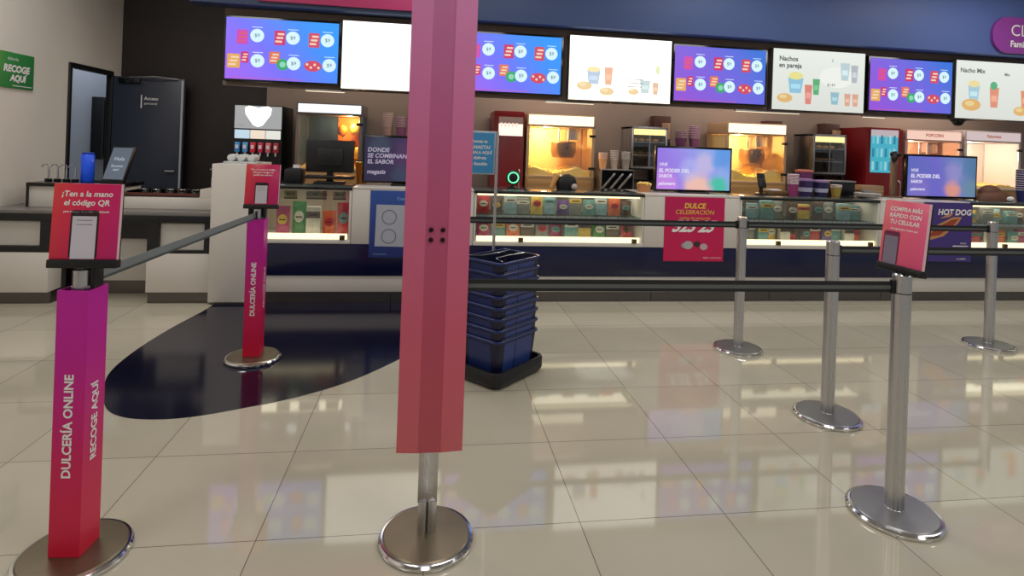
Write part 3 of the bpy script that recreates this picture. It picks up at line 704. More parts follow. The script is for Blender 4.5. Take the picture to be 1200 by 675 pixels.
# ------------------------------------------------------------------ left service counter
lc = thing('service_counter', 'white and black pickup counter below the open doorway', 'counter', (-2.72, 5.17, 0))
def L(x): return x + 2.72
for (x0, x1) in ((-3.59, -3.085), (-2.34, -1.843)):
    c = MB(); c.box(L(x0), L(x1), 0, .5, .10, .43, WHITE, .003); c.build('cabinet', lc)
    c = MB(); c.box(L(x0), L(x1), .04, .46, 0, .10, KICK); c.build('kick_plate', lc)
c = MB(); c.box(L(-3.085), L(-2.34), .34, .5, .12, .55, WHITE, .002); c.build('recessed_panel', lc)
c = MB(); c.box(L(-3.085), L(-2.34), .36, .5, 0, .12, KICK); c.build('kick_plate', lc)
c = MB(); BF = mat('black_frame', (16, 17, 22), .3)
c.box(L(-3.59), L(-1.843), 0, .55, .685, .745, BF, .003)
c.box(L(-3.59), L(-3.06), 0, .06, .43, .48, BF); c.box(L(-3.155), L(-3.06), 0, .5, .48, .685, BF); c.box(L(-2.34), L(-2.25), 0, .5, .43, .685, BF); c.box(L(-1.89), L(-1.843), 0, .5, .43, .685, BF); c.box(L(-2.25), L(-1.89), 0, .06, .43, .455, BF)
c.build('black_frame', lc)
c = MB(); c.box(L(-3.06), L(-2.34), .30, .33, .50, .685, BF); c.build('opening_back_panel', lc)  # black panel across the back of the middle opening
for (x0, x1, z0) in ((-3.59, -3.157, .482), (-2.248, -1.892, .457)):
    c = MB(); c.box(L(x0), L(x1), .03, .05, z0, .683, mat('window_panel', (196, 192, 184), .3)); c.build('white_window', lc)
c = MB(); c.box(L(-3.59), L(-1.843), .01, .6, .745, .775, mat('grey_slab', (120, 116, 112), .3), .003); c.build('lower_slab', lc)
c = MB(); c.box(L(-3.40), L(-2.68), .22, .6, .776, .955, WHITE, .003); c.build('riser', lc)
c = MB(); c.box(L(-3.40), L(-2.66), .2, .62, .955, .985, BLACKG, .003); c.box(L(-3.40), L(-3.385), .205, .24, .776, .955, BLACK); c.build('upper_slab', lc)
c = MB(); c.box(L(-2.68), L(-1.843), .22, .6, .776, .875, WHITE, .003); c.build('riser', lc)
c = MB(); c.box(L(-2.03), L(-1.843), .25, .6, .876, .955, WHITE, .003); c.build('step_block', lc)

dt = thing('drip_tray', 'black tray of small steel parts on the pickup counter', 'tray', (-2.36, 5.62, .876))
b = MB(); b.box(-.30, .30, -.16, .16, 0, .012, BLACKG, .003); b.box(-.30, .30, -.16, -.148, .012, .035, mat('red_edge', (92, 40, 32), .3), .002); b.box(-.30, .30, .148, .16, .012, .05, BLACKG, .002); b.box(-.30, -.288, -.148, .148, .012, .05, BLACKG); b.box(.288, .30, -.148, .148, .012, .05, BLACKG); b.build('tray', dt)
for i in range(5):
    b = MB(); x = -.22 + .11*i; b.lathe([(.03, .0125), (.04, .03), (.042, .055), (.036, .055), (.03, .02)], CHROME, 16, None, (x, -.02*(i % 2))); b.build('steel_cup', dt)
pump_l = ['leftmost', 'second from left', 'third from left', 'rightmost']
for i in range(4):
    o = thing('condiment_pump', '%s of the four small pumps on the upper slab' % pump_l[i], 'pump', (-3.335 + .072*i, 5.55, .9855), 0, 'condiment pumps on the pickup counter')
    b = MB(); b.lathe([(.026, 0), (.028, .004), (.028, .02), (.02, .025)], BLACK, 14); b.build('base', o)
    b = MB(); b.cyl(.008, .025, .10, STEEL, 10); b.tube([(0, 0, .10), (0, 0, .135), (-.008, -.01, .15), (-.035, -.02, .145), (-.045, -.022, .125)], .006, STEEL); b.build('spout', o)
o = thing('water_jug', 'blue plastic jug, glow put into its colour, on the upper slab by the doorway', 'jug', (-3.06, 5.62, .9855))
b = MB(); b.lathe([(.048, 0), (.052, .006), (.052, .235), (.046, .245)], mat('blue_glow_plastic', (36, 96, 255), .25), 24); jb = b.build('jug_body', o); b = MB(); b.cyl(.049, .2455, .262, mat('blue_cap', (30, 60, 170), .3), 24, None, (0, 0), .004); b.build('lid', o)  # brighter blue body colour stands in for the jug's glow
tl = thing('order_terminal', 'slanted grey touch terminal above the left pink sign', 'terminal', (-2.79, 5.5, .9855), math.radians(-10))
M = Matrix.Translation((0, 0, .012)) @ Matrix.Rotation(-.42, 4, 'X')
b = MB(M); b.box(-.10, .10, -.008, .03, 0, .34, BLACK, .006); b.M = Matrix(); b.box(-.09, .09, -.04, .16, 0, .012, BLACK, .003); b.box(-.03, .03, .08, .11, .012, .18, BLACK); tb = b.build('housing', tl)
b = MB(M); b.box(-.09, .09, -.010, -.008, .02, .325, emat('terminal_screen', (96, 108, 124), .75))
EWT = emat('terminal_text', (190, 204, 220), .9)
b.text('Hola', .05, (0, 0, .215), XR, ZU, EWT, .0108) ; b.text('Escanea\naquí', .034, (0, 0, .13), XR, ZU, EWT, .0108); b.build('display', tb)
o = thing('sauce_bottle', 'slim pale bottle with spout on the counter step by the pillar', 'bottle', (-1.96, 5.56, .9555))
b = MB(); b.lathe([(.024, 0), (.027, .004), (.027, .09), (.014, .115), (.011, .12)], mat('pale_bottle', (170, 160, 150), .3), 16); b.build('bottle_body', o)
b = MB(); b.cyl(.014, .121, .135, CHROME, 12); b.tube([(0, 0, .135), (0, 0, .17), (-.01, -.01, .19), (-.035, -.02, .17)], .005, CHROME); b.build('spout', o)
o = thing('drink_lids', 'pale tray of wrapped cup lids on top of the white pillar', 'lids', (-1.68, 5.45, 1.2005))
b = MB(); b.box(-.14, .14, -.10, .10, 0, .015, mat('pale_tray', (196, 200, 200), .4), .004); b.build('tray', o)
for i in range(3):
    b = MB(Matrix.Translation((-.085+.085*i, 0, .048)) @ Matrix.Rotation(PI/2, 4, 'X')); 
    for q in range(6): b.lathe([(.02, -.08+.027*q), (.032, -.078+.027*q), (.032, -.062+.027*q), (.02, -.058+.027*q)], mat('pale_lid', (206, 210, 208), .35), 18)
    b.build('lid_stack', o)

# ------------------------------------------------------------------ back counter and machines
ZB = .93; YM = 6.6
o = thing('back_counter', 'dark back counter under the popcorn machines', 'counter', (0, 6.42, 0))
b = MB(); b.box(-2.25, .70, .03, .74, .08, ZB-.03, mat('back_cabinet', (60, 46, 40), .5), .003); b.box(1.08, 5.50, .03, .74, .08, ZB-.03, mat('back_cabinet', (60, 46, 40), .5), .003); b.box(6.04, 9.5, .03, .74, .08, ZB-.03, mat('back_cabinet', (60, 46, 40), .5), .003); b.build('cabinet', o)
b = MB(); b.box(-2.25, .70, 0, .75, ZB-.03, ZB, STEEL, .003); b.box(1.08, 5.50, 0, .75, ZB-.03, ZB, STEEL, .003); b.box(6.04, 9.5, 0, .75, ZB-.03, ZB, STEEL, .003); b.build('worktop', o)
b = MB(); b.box(-2.25, .70, .08, .72, 0, .08, KICK); b.box(1.08, 5.5, .08, .72, 0, .08, KICK); b.box(6.04, 9.5, .08, .72, 0, .08, KICK); b.build('kick_plate', o)

POP = mat('popcorn', (244, 206, 110), .6, noise=.15, nscale=60, bump=.4); POPW = mat('popcorn_pale', (250, 232, 176), .6)
def popcorn_machine(x0, x1, zt, label, header_m, inner, frame_m, fill_h, warm, energy, headh=.15, base_h=.16, kettle=True, text=None, z0=ZB, lx=-.35):
    w = (x1-x0)/2; D = .52; o = thing('popcorn_machine', label, 'popcorn machine', ((x0+x1)/2, YM, z0), 0, 'lit popcorn machines on the back counter'); H = zt - z0
    b = MB(); b.box(-w, w, 0, D, 0, base_h, mat('machine_base', (150, 116, 72), .4, .3), .006); b.box(-w+.03, w-.03, -.006, 0, .03, base_h-.03, mat('base_drawer', (170, 132, 84), .4, .4), .003); b.build('base', o)
    b = MB()
    for sx in (-1, 1):
        for y in (0, D-.03):
            b = MB(); b.box(sx*w, sx*(w-.035), y, y+.03, base_h, H-headh, frame_m, .003); b.build('corner_post', o)
    b = MB(); b.box(-w+.036, w-.036, 0, .03, base_h, base_h+.02, frame_m, .002); b.build('door_sill', o)
    b = MB(); b.box(-w+.036, w-.036, D-.02, D-.01, base_h, H-headh-.005, inner); b.build('back_panel', o)
    for sx in (-1, 1):
        b = MB(); b.box(sx*(w-.012), sx*(w-.022), .031, D-.031, base_h, H-headh-.003, inner); b.build('side_panel', o)
    b = MB(); b.box(-w+.04, w-.04, .01, .015, base_h+.021, H-headh-.004, GLASS); b.build('glass_door', o)
    b = MB(); b.box(-w, w, .0, D, H-headh, H, frame_m, .006); hb = b.build('header', o)
    b = MB(); b.box(-w+.02, w-.02, -.006, .001, H-headh+.022, H-.014, header_m, .002)
    if text: b.text(text, .055, (0, -.006, H-headh/2+.004), XR, ZU, emat('header_ink', (196, 110, 90), .7), .001, 'CENTER', .002)
    b.build('lit_sign', hb)
    for z in (base_h+.10, H-headh-.11):
        b = MB(); b.box(w-.07, w+.005, -.018, -.001, z, z+.03, BLACK, .003); b.build('latch', o)
    if kettle:
        b = MB(); kx, ky, kz = w*.22, D*.5, H-headh-.36
        b.lathe([(.03, kz-.01), (.13, kz), (.155, kz+.07), (.155, kz+.18), (.145, kz+.19), (.05, kz+.20)], mat('kettle_steel', (150, 128, 104), .3, 1.0), 24, None, (kx, ky))
        b.cyl(.012, kz+.19, H-headh-.006, STEEL, 10, None, (kx-.06, ky)); b.cyl(.012, kz+.19, H-headh-.006, STEEL, 10, None, (kx+.06, ky)); b.tube([(kx, ky-.15, kz+.10), (kx, ky-.21, kz+.12)], .01, BLACK)
        b.build('kettle', o)
        b = MB(); b.box(kx+.05, kx+.22 if kx+.22 < w-.05 else w-.05, ky, ky+.12, H-headh-.14, H-headh-.006, STEEL, .004); b.build('motor_box', o)
    b = MB(); n1, n2 = 16, 8; v = []; fcs = []
    for j in range(n2+1):
        for i in range(n1+1):
            x = -w+.042 + (2*w-.084)*i/n1; y = .022 + (D-.052)*j/n2
            zz = base_h + fill_h*(.72 + .28*math.sin(i*.55+1.0)) * (.75 + .25*j/n2) + rng.uniform(-.008, .008)
            v.append((x, y, zz))
    for j in range(n2):
        for i in range(n1):
            a = j*(n1+1)+i; fcs.append((a, a+1, a+n1+2, a+n1+1))
    b.add(v, fcs, POP)
    for i in range(n1):
        b.add([(v[i][0], .022, base_h+.001), (v[i+1][0], .022, base_h+.001), v[i+1], v[i]], [(0, 1, 2, 3)], POP)
    for q in range(150):
        i = rng.randrange(len(v)); p_ = v[i]
        z_ = p_[2] if rng.random() < .6 else rng.uniform(base_h+.03, p_[2]); y_ = p_[1] if z_ == p_[2] else .034
        b.ball((min(w-.06, max(-w+.06, p_[0]+rng.uniform(-.02, .02))), max(.034, min(D-.05, y_)), z_), .014, .012, .012, POPW if rng.random() < .4 else POP, 1, None, .25)
    g = b.build('popcorn', o); g['kind'] = 'stuff'
    point('machine_lamp', ((x0+x1)/2 + w*lx, YM+.22, z0+H-headh-.06), energy, warm, .03)
    return o
AMB = mat('machine_inner_amber', (240, 206, 140), .5); WARM = (1, .76, .40); HEADW = emat('header_warm', (255, 240, 206), 1.5)
popcorn_machine(1.10, 1.925, 1.835, 'large lit popcorn machine left of centre, heaped with yellow popcorn', HEADW, AMB, mat('machine_steel', (214, 178, 140), .35, .4), .15, WARM, 14)
popcorn_machine(3.60, 4.405, 1.835, 'lit popcorn machine right of the middle screen with glowing header', HEADW, AMB, mat('machine_steel', (214, 178, 140), .35, .4), .20, WARM, 15)
popcorn_machine(6.07, 6.90, 1.845, 'pinkish popcorn machine behind the right-hand counter screen', emat('header_pink', (250, 208, 190), .95), mat('machine_inner_pale', (226, 180, 150), .5), mat('machine_pale', (214, 186, 176), .35, .3), .12, (1, .74, .5), 9, .15, .16, True, 'POPCORN')
popcorn_machine(6.945, 7.80, 1.865, 'pale popcorn machine at the right edge of the bar', emat('header_pale', (216, 196, 196), .9), mat('machine_inner_white', (236, 226, 218), .5), mat('machine_pale2', (216, 206, 204), .35, .3), .08, (1, .86, .72), 10, .15, .16, False, 'Palomitas')
# hot case with white header at the left
popcorn_machine(-1.50, -.78, 1.845, 'lit snack machine with cool white header behind the black monitor', emat('header_cool', (236, 244, 250), 1.2), mat('machine_inner_blue', (56, 84, 112), .4), mat('machine_grey', (130, 120, 116), .35, .4), .06, (1, .56, .2), 12, .13, .16, False, None, ZB, .55)

hc = bpy.data.objects['popcorn_machine.004']
b = MB(); b.box(.02, .32, .485, .498, .17, .78, mat('amber_glow_panel', (226, 128, 40), .5)); b.build('amber_glow_panel', hc)  # amber colour paints in the orange glow of the right half
for (x, z, c) in ((.10, .62, (230, 120, 30)), (.24, .64, (240, 170, 70)), (.17, .40, (236, 130, 40)), (.27, .36, (250, 190, 90))):
    b = MB(); b.ball((x, .30, z), .055, .04, .075, mat('snack_bag_%d' % c[1], c, .4, noise=.3, nscale=25), 2, None, .06); b.build('snack_bag', hc)

# soda dispenser
o = thing('soda_dispenser', 'black soda dispenser with a glowing white emblem above the pillar', 'drink dispenser', (-1.895, YM, ZB))
b = MB(); b.box(-.255, .255, .0, .48, 0, .86, BLACK, .008); sb = b.build('body', o)
b = MB(); b.box(-.245, .245, -.012, 0, .60, .85, emat('emblem_backing', (170, 172, 172), .9), .004)
sh = [(-.14, .10), (-.10, .125), (0, .105), (.10, .125), (.14, .10), (.13, .03), (.05, -.085), (0, -.105), (-.05, -.085), (-.13, .03)]
b.poly(sh, (0, -.012, .725), XR, ZU, .002, emat('emblem_glow', (255, 255, 246), 2.2)); b.poly(quad(-.22, -.15, -.1, -.085), (0, -.012, .73), XR, ZU, .002, INK); b.build('lit_emblem', sb)
for i in range(3):
    b = MB(); b.box(-.24+.162*i, -.085+.162*i, -.012, 0, .49, .585, emat(('flavour_a', 'flavour_b', 'flavour_c')[i], ((196, 220, 236), (244, 226, 206), (232, 232, 222))[i], .95), .003); b.build('flavour_panel', sb)
for i, c in enumerate(((70, 150, 220), (90, 170, 230), (220, 50, 70), (206, 40, 90), (226, 110, 120), (180, 40, 60))):
    b = MB(); x = -.2+.08*i; b.box(x-.026, x+.026, -.05, 0, .34, .45, mat('valve%d' % i, c, .35), .008); b.tube([(x, -.03, .34), (x, -.035, .30)], .01, STEEL); b.box(x-.015, x+.015, -.052, -.05, .38, .42, INK); b.build('valve', sb)
b = MB(); b.box(-.24, .24, -.16, 0, 0, .04, STEEL, .004); b.build('drip_tray', sb)

# red refrigerators
def fridge(x0, x1, zt, label, glow, name):
    w = (x1-x0)/2; o = thing('drinks_fridge', label, 'fridge', ((x0+x1)/2, YM, 0)); RED = mat('fridge_red', (120, 20, 26), .3)
    b = MB(); b.box(-w, w, .03, .56, .02, zt, RED, .01); b.box(-w+.03, w-.03, .05, .5, 0, .02, BLACK); fb = b.build('body', o)
    d = MB(); d.box(-w, w, 0, .028, .12, zt-.02, RED, .006); fd = d.build('door', o)
    if glow == 'white':
        d = MB(); d.box(-w+.05, w-.02, -.004, 0, zt-.29, zt-.15, emat('fridge_sign', (255, 238, 222), 1.2), .002); d.box(-w+.05, w-.02, -.004, 0, zt-.15, zt-.07, emat('fridge_sign_dim', (140, 112, 100), .7), .002)
        for q in range(5): d.cyl(.012, 0, .05, emat('fridge_cup', (255, 214, 196), 1.1), 8, Matrix.Translation((-w+.08+q*.045, -.008, zt-.19)))
        d.build('lit_sign', fd)
    else:
        d = MB(); d.box(-w+.05, w-.07, -.004, 0, zt-.58, zt-.03, emat('fridge_cyan', (70, 178, 200), .9), .002)
        for q in range(3):
            for k_ in range(6): d.box(-w+.07+k_*.06, -w+.10+k_*.06, -.007, -.004, zt-.55+q*.17, zt-.44+q*.17, emat(('bt_a', 'bt_b', 'bt_c')[(q+k_) % 3], ((150, 214, 226), (40, 130, 160), (110, 196, 210))[(q+k_) % 3], .9), .002)
        d.box(-w+.05, w-.07, -.006, -.004, zt-.12, zt-.03, emat('fridge_top', (206, 190, 196), .8)); d.build('lit_window', fd)
    h_ = MB(); h_.tube([(w-.05, 0, .75), (w-.05, -.035, .77), (w-.05, -.035, 1.15), (w-.05, 0, 1.17)], .008, STEEL); h_.build('handle', fd)
fridge(.715, 1.07, 1.85, 'dark red drinks fridge with lit white sign beside the blue leaflet', 'white', 'a')
fridge(5.52, 6.03, 1.85, 'red drinks fridge with glowing cyan window at the right', 'cyan', 'b')

# small glazed warmers on stands
def warmer(x0, x1, z0, z1, label, glowc):
    w = (x1-x0)/2; o = thing('pastry_warmer', label, 'warming cabinet', ((x0+x1)/2, YM+.02, ZB)); h0, h1 = z0-ZB, z1-ZB
    b = MB()
    for sx in (-1, 1):
        for y in (.02, .36): b.box(sx*(w-.01), sx*(w-.035), y, y+.025, 0, h0, BLACK, .002)
    b.box(-w, w, .0, .4, h0-.02, h0, BLACK, .003); b.box(-w, w, .02, .4, .12, .14, BLACK); b.build('stand', o)
    b = MB()
    for sx in (-1, 1): b.box(sx*w, sx*(w-.025), 0, .4, h0, h1, STEEL, .003)
    b.box(-w+.025, w-.025, .38, .4, h0, h1, mat('warmer_back', (96, 84, 66), .4)); b.box(-w, w, 0, .4, h1-.03, h1, STEEL, .004); b.box(-w+.025, w-.025, 0, .4, h0, h0+.02, STEEL); b.build('cabinet', o)
    b = MB(); b.box(-w+.03, w-.03, .0, .05, h1-.10, h1-.032, emat('warmer_lamp', (255, 226, 150), 1.4), .004); b.build('lamp', o)
    for q in (.30, .62):
        b = MB(); b.box(-w+.026, w-.026, .02, .375, h0+(h1-h0)*q, h0+(h1-h0)*q+.008, STEEL); sh_ = b.build('shelf', o)
        for i in range(4):
            f_ = MB(); f_.ball((-w+.09+i*(2*w-.18)/3, .16, h0+(h1-h0)*q+.03), .04, .05, .022, mat('bun', (168, 136, 92), .5), 2); f_.build('bun', sh_)
    b = MB(); b.box(-w+.03, w-.03, .004, .009, h0+.021, h1-.101, GLASS); b.box(-.006, .006, -.002, .012, h0+.021, h1-.101, STEEL); b.build('glass_door', o)
warmer(2.39, 2.845, 1.23, 1.735, 'glazed pastry warmer beside the central counter screen', 0)
warmer(4.785, 5.245, 1.23, 1.735, 'glazed pastry warmer left of the cyan-windowed red fridge', 0)

# wall cup dispensers
for (x, label) in ((2.95, 'brown cup dispenser on the wall above the central counter screen'), (4.52, 'brown cup dispenser right of the middle popcorn machine'), (5.36, 'brown cup dispenser beside the red fridge')):
    o = thing('cup_dispenser', label, 'cup dispenser', (x, 7.2, 1.30), 0, 'brown cup dispensers on the bar wall')
    b = MB(); b.box(-.11, .11, -.16, 0, .28, .60, mat('dispenser_brown', (78, 50, 44), .4), .006); b.box(-.11, .11, -.16, 0, -.30, .27, mat('dispenser_dark', (36, 26, 28), .4), .004); hb = b.build('housing', o)
    b = MB()
    for q in range(8): b.lathe([(.05, .30+.026*q), (.055, .318+.026*q), (.056, .322+.026*q), (.045, .325+.026*q)], mat('paper_cup', (206, 168, 140), .5), 16, None, (.03, -.20))
    b.build('cup_column', hb)
# cup stacks standing on the machines / shelf
def cups(x, y, z, n, r, rgb, label, hgt=.12, pitch=.02, rim=(226, 214, 214), group='stacks of paper cups behind the counter'):
    o = thing('cup_stack', label, 'cups', (x, y, z), 0, group)
    m = mat('cup_%d_%d_%d' % rgb, rgb, .4, noise=.2, nscale=40); m2 = mat('cup_rim_%d' % rim[0], rim, .4)
    for i in range(n):
        c = MB(); z_ = i*pitch; c.lathe([(r*.7, z_), (r*.97, z_+hgt-.003), (r*.93, z_+hgt-.002), (r*.68, z_+.003)], m, 20); c.lathe([(r*.97, z_+hgt-.006), (r*1.03, z_+hgt-.003), (r*.97, z_+hgt), (r*.93, z_+hgt-.002)], m2, 20); c.build('cup', o)
o = thing('wall_shelf', 'thin shelf of cup stacks left of the tall banner', 'shelf', (-.38, 7.2, 1.45))
b = MB(); b.box(-.3, .3, -.4, 0, 0, .02, mat('shelf_wood', (92, 70, 58), .5), .003); b.build('board', o)
b = MB(); b.box(-.25, -.22, -.3, 0, -.08, 0, STEEL); b.box(.22, .25, -.3, 0, -.08, 0, STEEL); b.build('bracket', o)
cups(-.53, 6.98, 1.4705, 8, .065, (196, 160, 150), 'leftmost cup stack on the thin shelf left of the banner', .16, .022)
cups(-.37, 6.98, 1.4705, 6, .065, (150, 90, 130), 'middle mauve cup stack on the thin shelf left of the banner', .16, .022)
cups(-.21, 6.98, 1.4705, 9, .065, (206, 150, 140), 'rightmost cup stack on the thin shelf beside the banner', .16, .022)
o = thing('wall_shelf', 'short wall shelf behind the central counter screen', 'shelf', (3.3, 7.2, 1.45))
b = MB(); b.box(-.26, .26, -.4, 0, 0, .02, mat('shelf_wood', (92, 70, 58), .5), .003); b.build('board', o)
b = MB(); b.box(-.2, -.17, -.3, 0, -.08, 0, STEEL); b.box(.17, .2, -.3, 0, -.08, 0, STEEL); b.build('bracket', o)
cups(3.18, 6.98, 1.4705, 5, .075, (120, 64, 110), 'tilted-looking purple cup stack above the central screen, left one', .16, .022)
cups(3.36, 6.98, 1.4705, 8, .07, (150, 92, 140), 'taller mauve cup stack above the central screen, right one', .16, .022)

# nacho rack, buckets and other things on the back counter
o = thing('tray_rack', 'black rack with slanted steel dividers right of large popcorn machine', 'rack', (2.16, 6.56, ZB+.001))
b = MB(); b.box(-.2, .2, -.14, .14, 0, .012, STEEL, .002); b.box(-.2, .2, .13, .14, .012, .27, BLACK); b.box(-.2, -.19, -.14, .13, .012, .27, STEEL); b.box(.19, .2, -.14, .13, .012, .27, STEEL); b.box(-.2, .2, -.14, .14, .27, .28, STEEL, .002); b.build('frame', o)
for i in range(3):
    b = MB(Matrix.Translation((-.1+.1*i, -.02, .14)) @ Matrix.Rotation(.7, 4, 'Y')); b.box(-.012, .012, -.1, .1, -.12, .12, STEEL, .002); b.build('divider', o)
cups(2.02, 6.56, ZB+.282, 4, .055, (216, 160, 110), 'pale orange cup stack at the left on the black rack', .13, .02)  # left stack is pale orange all over
cups(2.16, 6.56, ZB+.282, 6, .05, (176, 160, 146), 'tall pale cup stack at the middle on the black rack', .12, .02)
cups(2.30, 6.56, ZB+.282, 5, .055, (150, 140, 130), 'grey cup stack at the right on the black rack', .13, .02)

# ------------------------------------------------------------------ things on the front counter
ZC = 1.0305
o = thing('cash_monitor', 'black monitor seen from behind on the counter beside the pillar', 'monitor', (-.93, 5.5, ZC))
b = MB(); b.box(-.215, .215, -.02, .025, .105, .405, BLACK, .008); b.box(-.12, .12, -.045, -.018, .16, .33, BLACK, .01); mb = b.build('housing', o); b = MB(); b.text('hp', .03, (0, -.045, .28), XR, ZU, mat('grey_mark', (70, 70, 74), .4), .001); b.build('badge', mb)
b = MB(); b.box(-.03, .03, .0, .03, .02, .2, BLACK, .004); b.box(-.13, .13, -.08, .12, 0, .02, BLACK, .005); b.box(-.215, .215, -.06, .10, .045, .075, mat('kb', (30, 24, 22), .3), .004); b.build('stand', o)
o = thing('receipt_printer', 'black receipt printer between the pillar and the black monitor', 'printer', (-1.24, 5.5, ZC))
b = MB(); b.box(-.075, .075, -.09, .09, 0, .13, BLACK, .012); b.build('body', o); b = MB(); b.box(-.06, .06, -.05, .03, .13, .136, mat('lid_grey', (46, 46, 50), .3), .002); b.build('lid', o); b = MB(); b.box(-.03, .03, .04, .06, .13, .165, INK); b.build('paper', o)
o = thing('popcorn_bucket', 'made-up orange bucket standing in for machine glow right of the black monitor', 'bucket', (-.655, 5.665, ZC))
b = MB(); b.lathe([(.05, 0), (.07, .20), (.066, .20), (.048, .004)], mat('bucket_glow_orange', (240, 140, 30), .4), 24); b.build('tub', o)  # invented bucket, its orange stands in for glow from the machine behind
b = MB(); b.lathe([(.069, .195), (.074, .20), (.069, .206)], mat('bucket_glow_rim', (250, 190, 90), .4), 24); b.build('rim', o)

def counter_screen(x0, x1, z0, z1, label, g, lines, blobs, y=5.46, dim=1.0):
    xc = (x0+x1)/2; w = (x1-x0)/2; H = z1-z0; o = thing('counter_screen', label, 'screen', (xc, y, ZC), 0, 'small advert screens on the counter')
    b = MB(); b.box(-w, w, 0, .045, z0-ZC, z1-ZC, BLACKG, .006); bz = b.build('bezel', o)
    b = MB(); b.box(-.05, .05, .01, .04, .0, z0-ZC+.04, BLACK) ; b.box(-.15, .15, -.06, .12, 0, .012, BLACK, .003); b.build('stand', o)
    d = MB(); W, Hh = w-.02, H/2-.022; d.box(-W, W, -.002, .001, -Hh, Hh, g)
    for (px, pz, rx, rz_, m, l_) in blobs: d.poly(circ(px, pz, rx, 24, rz_), (0, -.002, 0), XR, ZU, l_, m)
    for (t, px, pz, sz_, m, bo) in lines: d.text(t, sz_, (px, -.002, pz), XR, ZU, m, .003, 'LEFT', bo, .12)
    d.build('display', bz, (0, 0, (z0+z1)/2-ZC))
TX = emat('screen_text', (230, 226, 246), .95); TXD = emat('screen_text_dim', (190, 176, 200), .7)
G1 = advert('advert_dark', [(0, (46, 38, 78)), (.5, (58, 46, 92)), (1, (72, 44, 88))], (1, 0, .3), -.3, .3, [(-.26, .14, .13, .7, (66, 84, 104)), (.0, .05, .2, .6, (98, 56, 108)), (-.05, -.14, .12, .6, (60, 84, 110)), (.25, .0, .15, .6, (120, 70, 120))], .6)
G2 = advert('advert_violet', [(0, (142, 96, 214)), (.4, (150, 134, 230)), (.75, (140, 166, 230)), (1, (72, 140, 216))], (.8, 0, .5), -.4, .45,
    [(-.30, -.15, .2, .7, (206, 140, 226)), (.05, -.17, .2, .9, (240, 190, 164)), (.27, -.15, .14, .95, (62, 190, 160)), (.12, .06, .16, .8, (196, 184, 222)), (.29, .12, .15, .8, (84, 146, 222)), (-.05, .0, .15, .4, (186, 196, 240))], 1.0)
G3 = advert('advert_blue', [(0, (92, 108, 196)), (.45, (112, 104, 206)), (.8, (110, 136, 194)), (1, (78, 118, 156))], (1, 0, .3), -.42, .42,
    [(-.28, -.12, .2, .5, (150, 120, 210)), (.13, -.13, .14, .95, (230, 156, 136)), (.15, .05, .16, .7, (160, 150, 212)), (.35, -.12, .15, .7, (112, 146, 164)), (.33, .12, .12, .5, (80, 130, 180))], .85)
counter_screen(-.635, .20, 1.05, 1.50, 'dark plum advert screen with white slogan left of the banner', G1, [('DONDE', -.37, .085, .055, TXD, .0015), ('SE COMBINAN', -.37, .03, .055, TXD, .0015), ('EL SABOR', -.37, -.025, .055, TXD, .0015), ('magazis', -.37, -.12, .055, TXD, .0015)], [])
counter_screen(2.225, 3.045, 1.03+.012, 1.50, 'bright violet advert screen above the pink poster', G2, [('VIVE', -.37, .04, .045, TX, .001), ('EL PODER DEL', -.37, -.02, .05, TX, .0015), ('SABOR', -.37, -.075, .045, TX, .001), ('palomero', -.37, -.15, .045, TX, .0015)], [])
counter_screen(5.04, 5.91, 1.03+.012, 1.51, 'advert screen with orange blob above the hot dog poster', G3, [('VIVE', -.38, .06, .045, TX, .001), ('EL PODER DEL', -.38, .0, .055, TX, .0015), ('SABOR', -.38, -.06, .045, TX, .001), ('palomero', -.38, -.14, .045, TX, .001)], [])
o = thing('ring_scanner', 'round black scanner with a glowing green ring beside the leaflet pole', 'scanner', (.795, 5.5, ZC))
b = MB(); b.lathe([(.05, 0), (.05, .01), (.018, .02), (.015, .06)], BLACK, 20); b.build('stand', o)
b = MB(Matrix.Translation((0, 0, .105)) @ Matrix.Rotation(PI/2, 4, 'X')); b.lathe([(.03, -.03), (.07, -.02), (.07, .02), (.06, .026)], BLACK, 28); sb = b.build('head', o)
b = MB(Matrix.Translation((0, -.029, .105)) @ Matrix.Rotation(PI/2, 4, 'X')); b.loft([[(r*math.cos(2*PI*k_/32), r*math.sin(2*PI*k_/32), z) for k_ in range(32)] for r, z in ((.044, -.003), (.044, .003), (.055, .003), (.055, -.003), (.044, -.003))], emat('ring_green', (120, 255, 190), 1.4), False, False)
b.loft([[(r*math.cos(2*PI*k_/32), r*math.sin(2*PI*k_/32), z) for k_ in range(32)] for r, z in ((.055, -.004), (.055, .001), (.062, .001), (.062, -.004), (.055, -.004))], emat('ring_green_dim', (20, 130, 60), .7), False, False); b.build('light_ring', sb)
o = thing('scoop_bin', 'black bin with a tan paper cone before the large popcorn machine', 'bin', (1.33, 5.52, ZC))
b = MB(); b.loft([at(rrect(.17, .16, .05), 0), at(rrect(.20, .18, .06), .08), at(rrect(.16, .15, .06), .13), at(rrect(.07, .07, .03), .152)], BLACK); b.build('bin', o)
b = MB(); b.ball((.06, -.10, .035), .03, .025, .03, mat('grey_paper', (186, 176, 166), .6), 2, None, .1); b.build('crumpled_napkin', o)
b = MB(Matrix.Translation((-.155, -.03, .016)) @ Matrix.Rotation(.42, 4, 'Y')); b.lathe([(.018, 0), (.034, .14), (.031, .14), (.016, .004)], mat('tan_paper', (220, 164, 96), .6), 16); b.build('paper_cone', o)
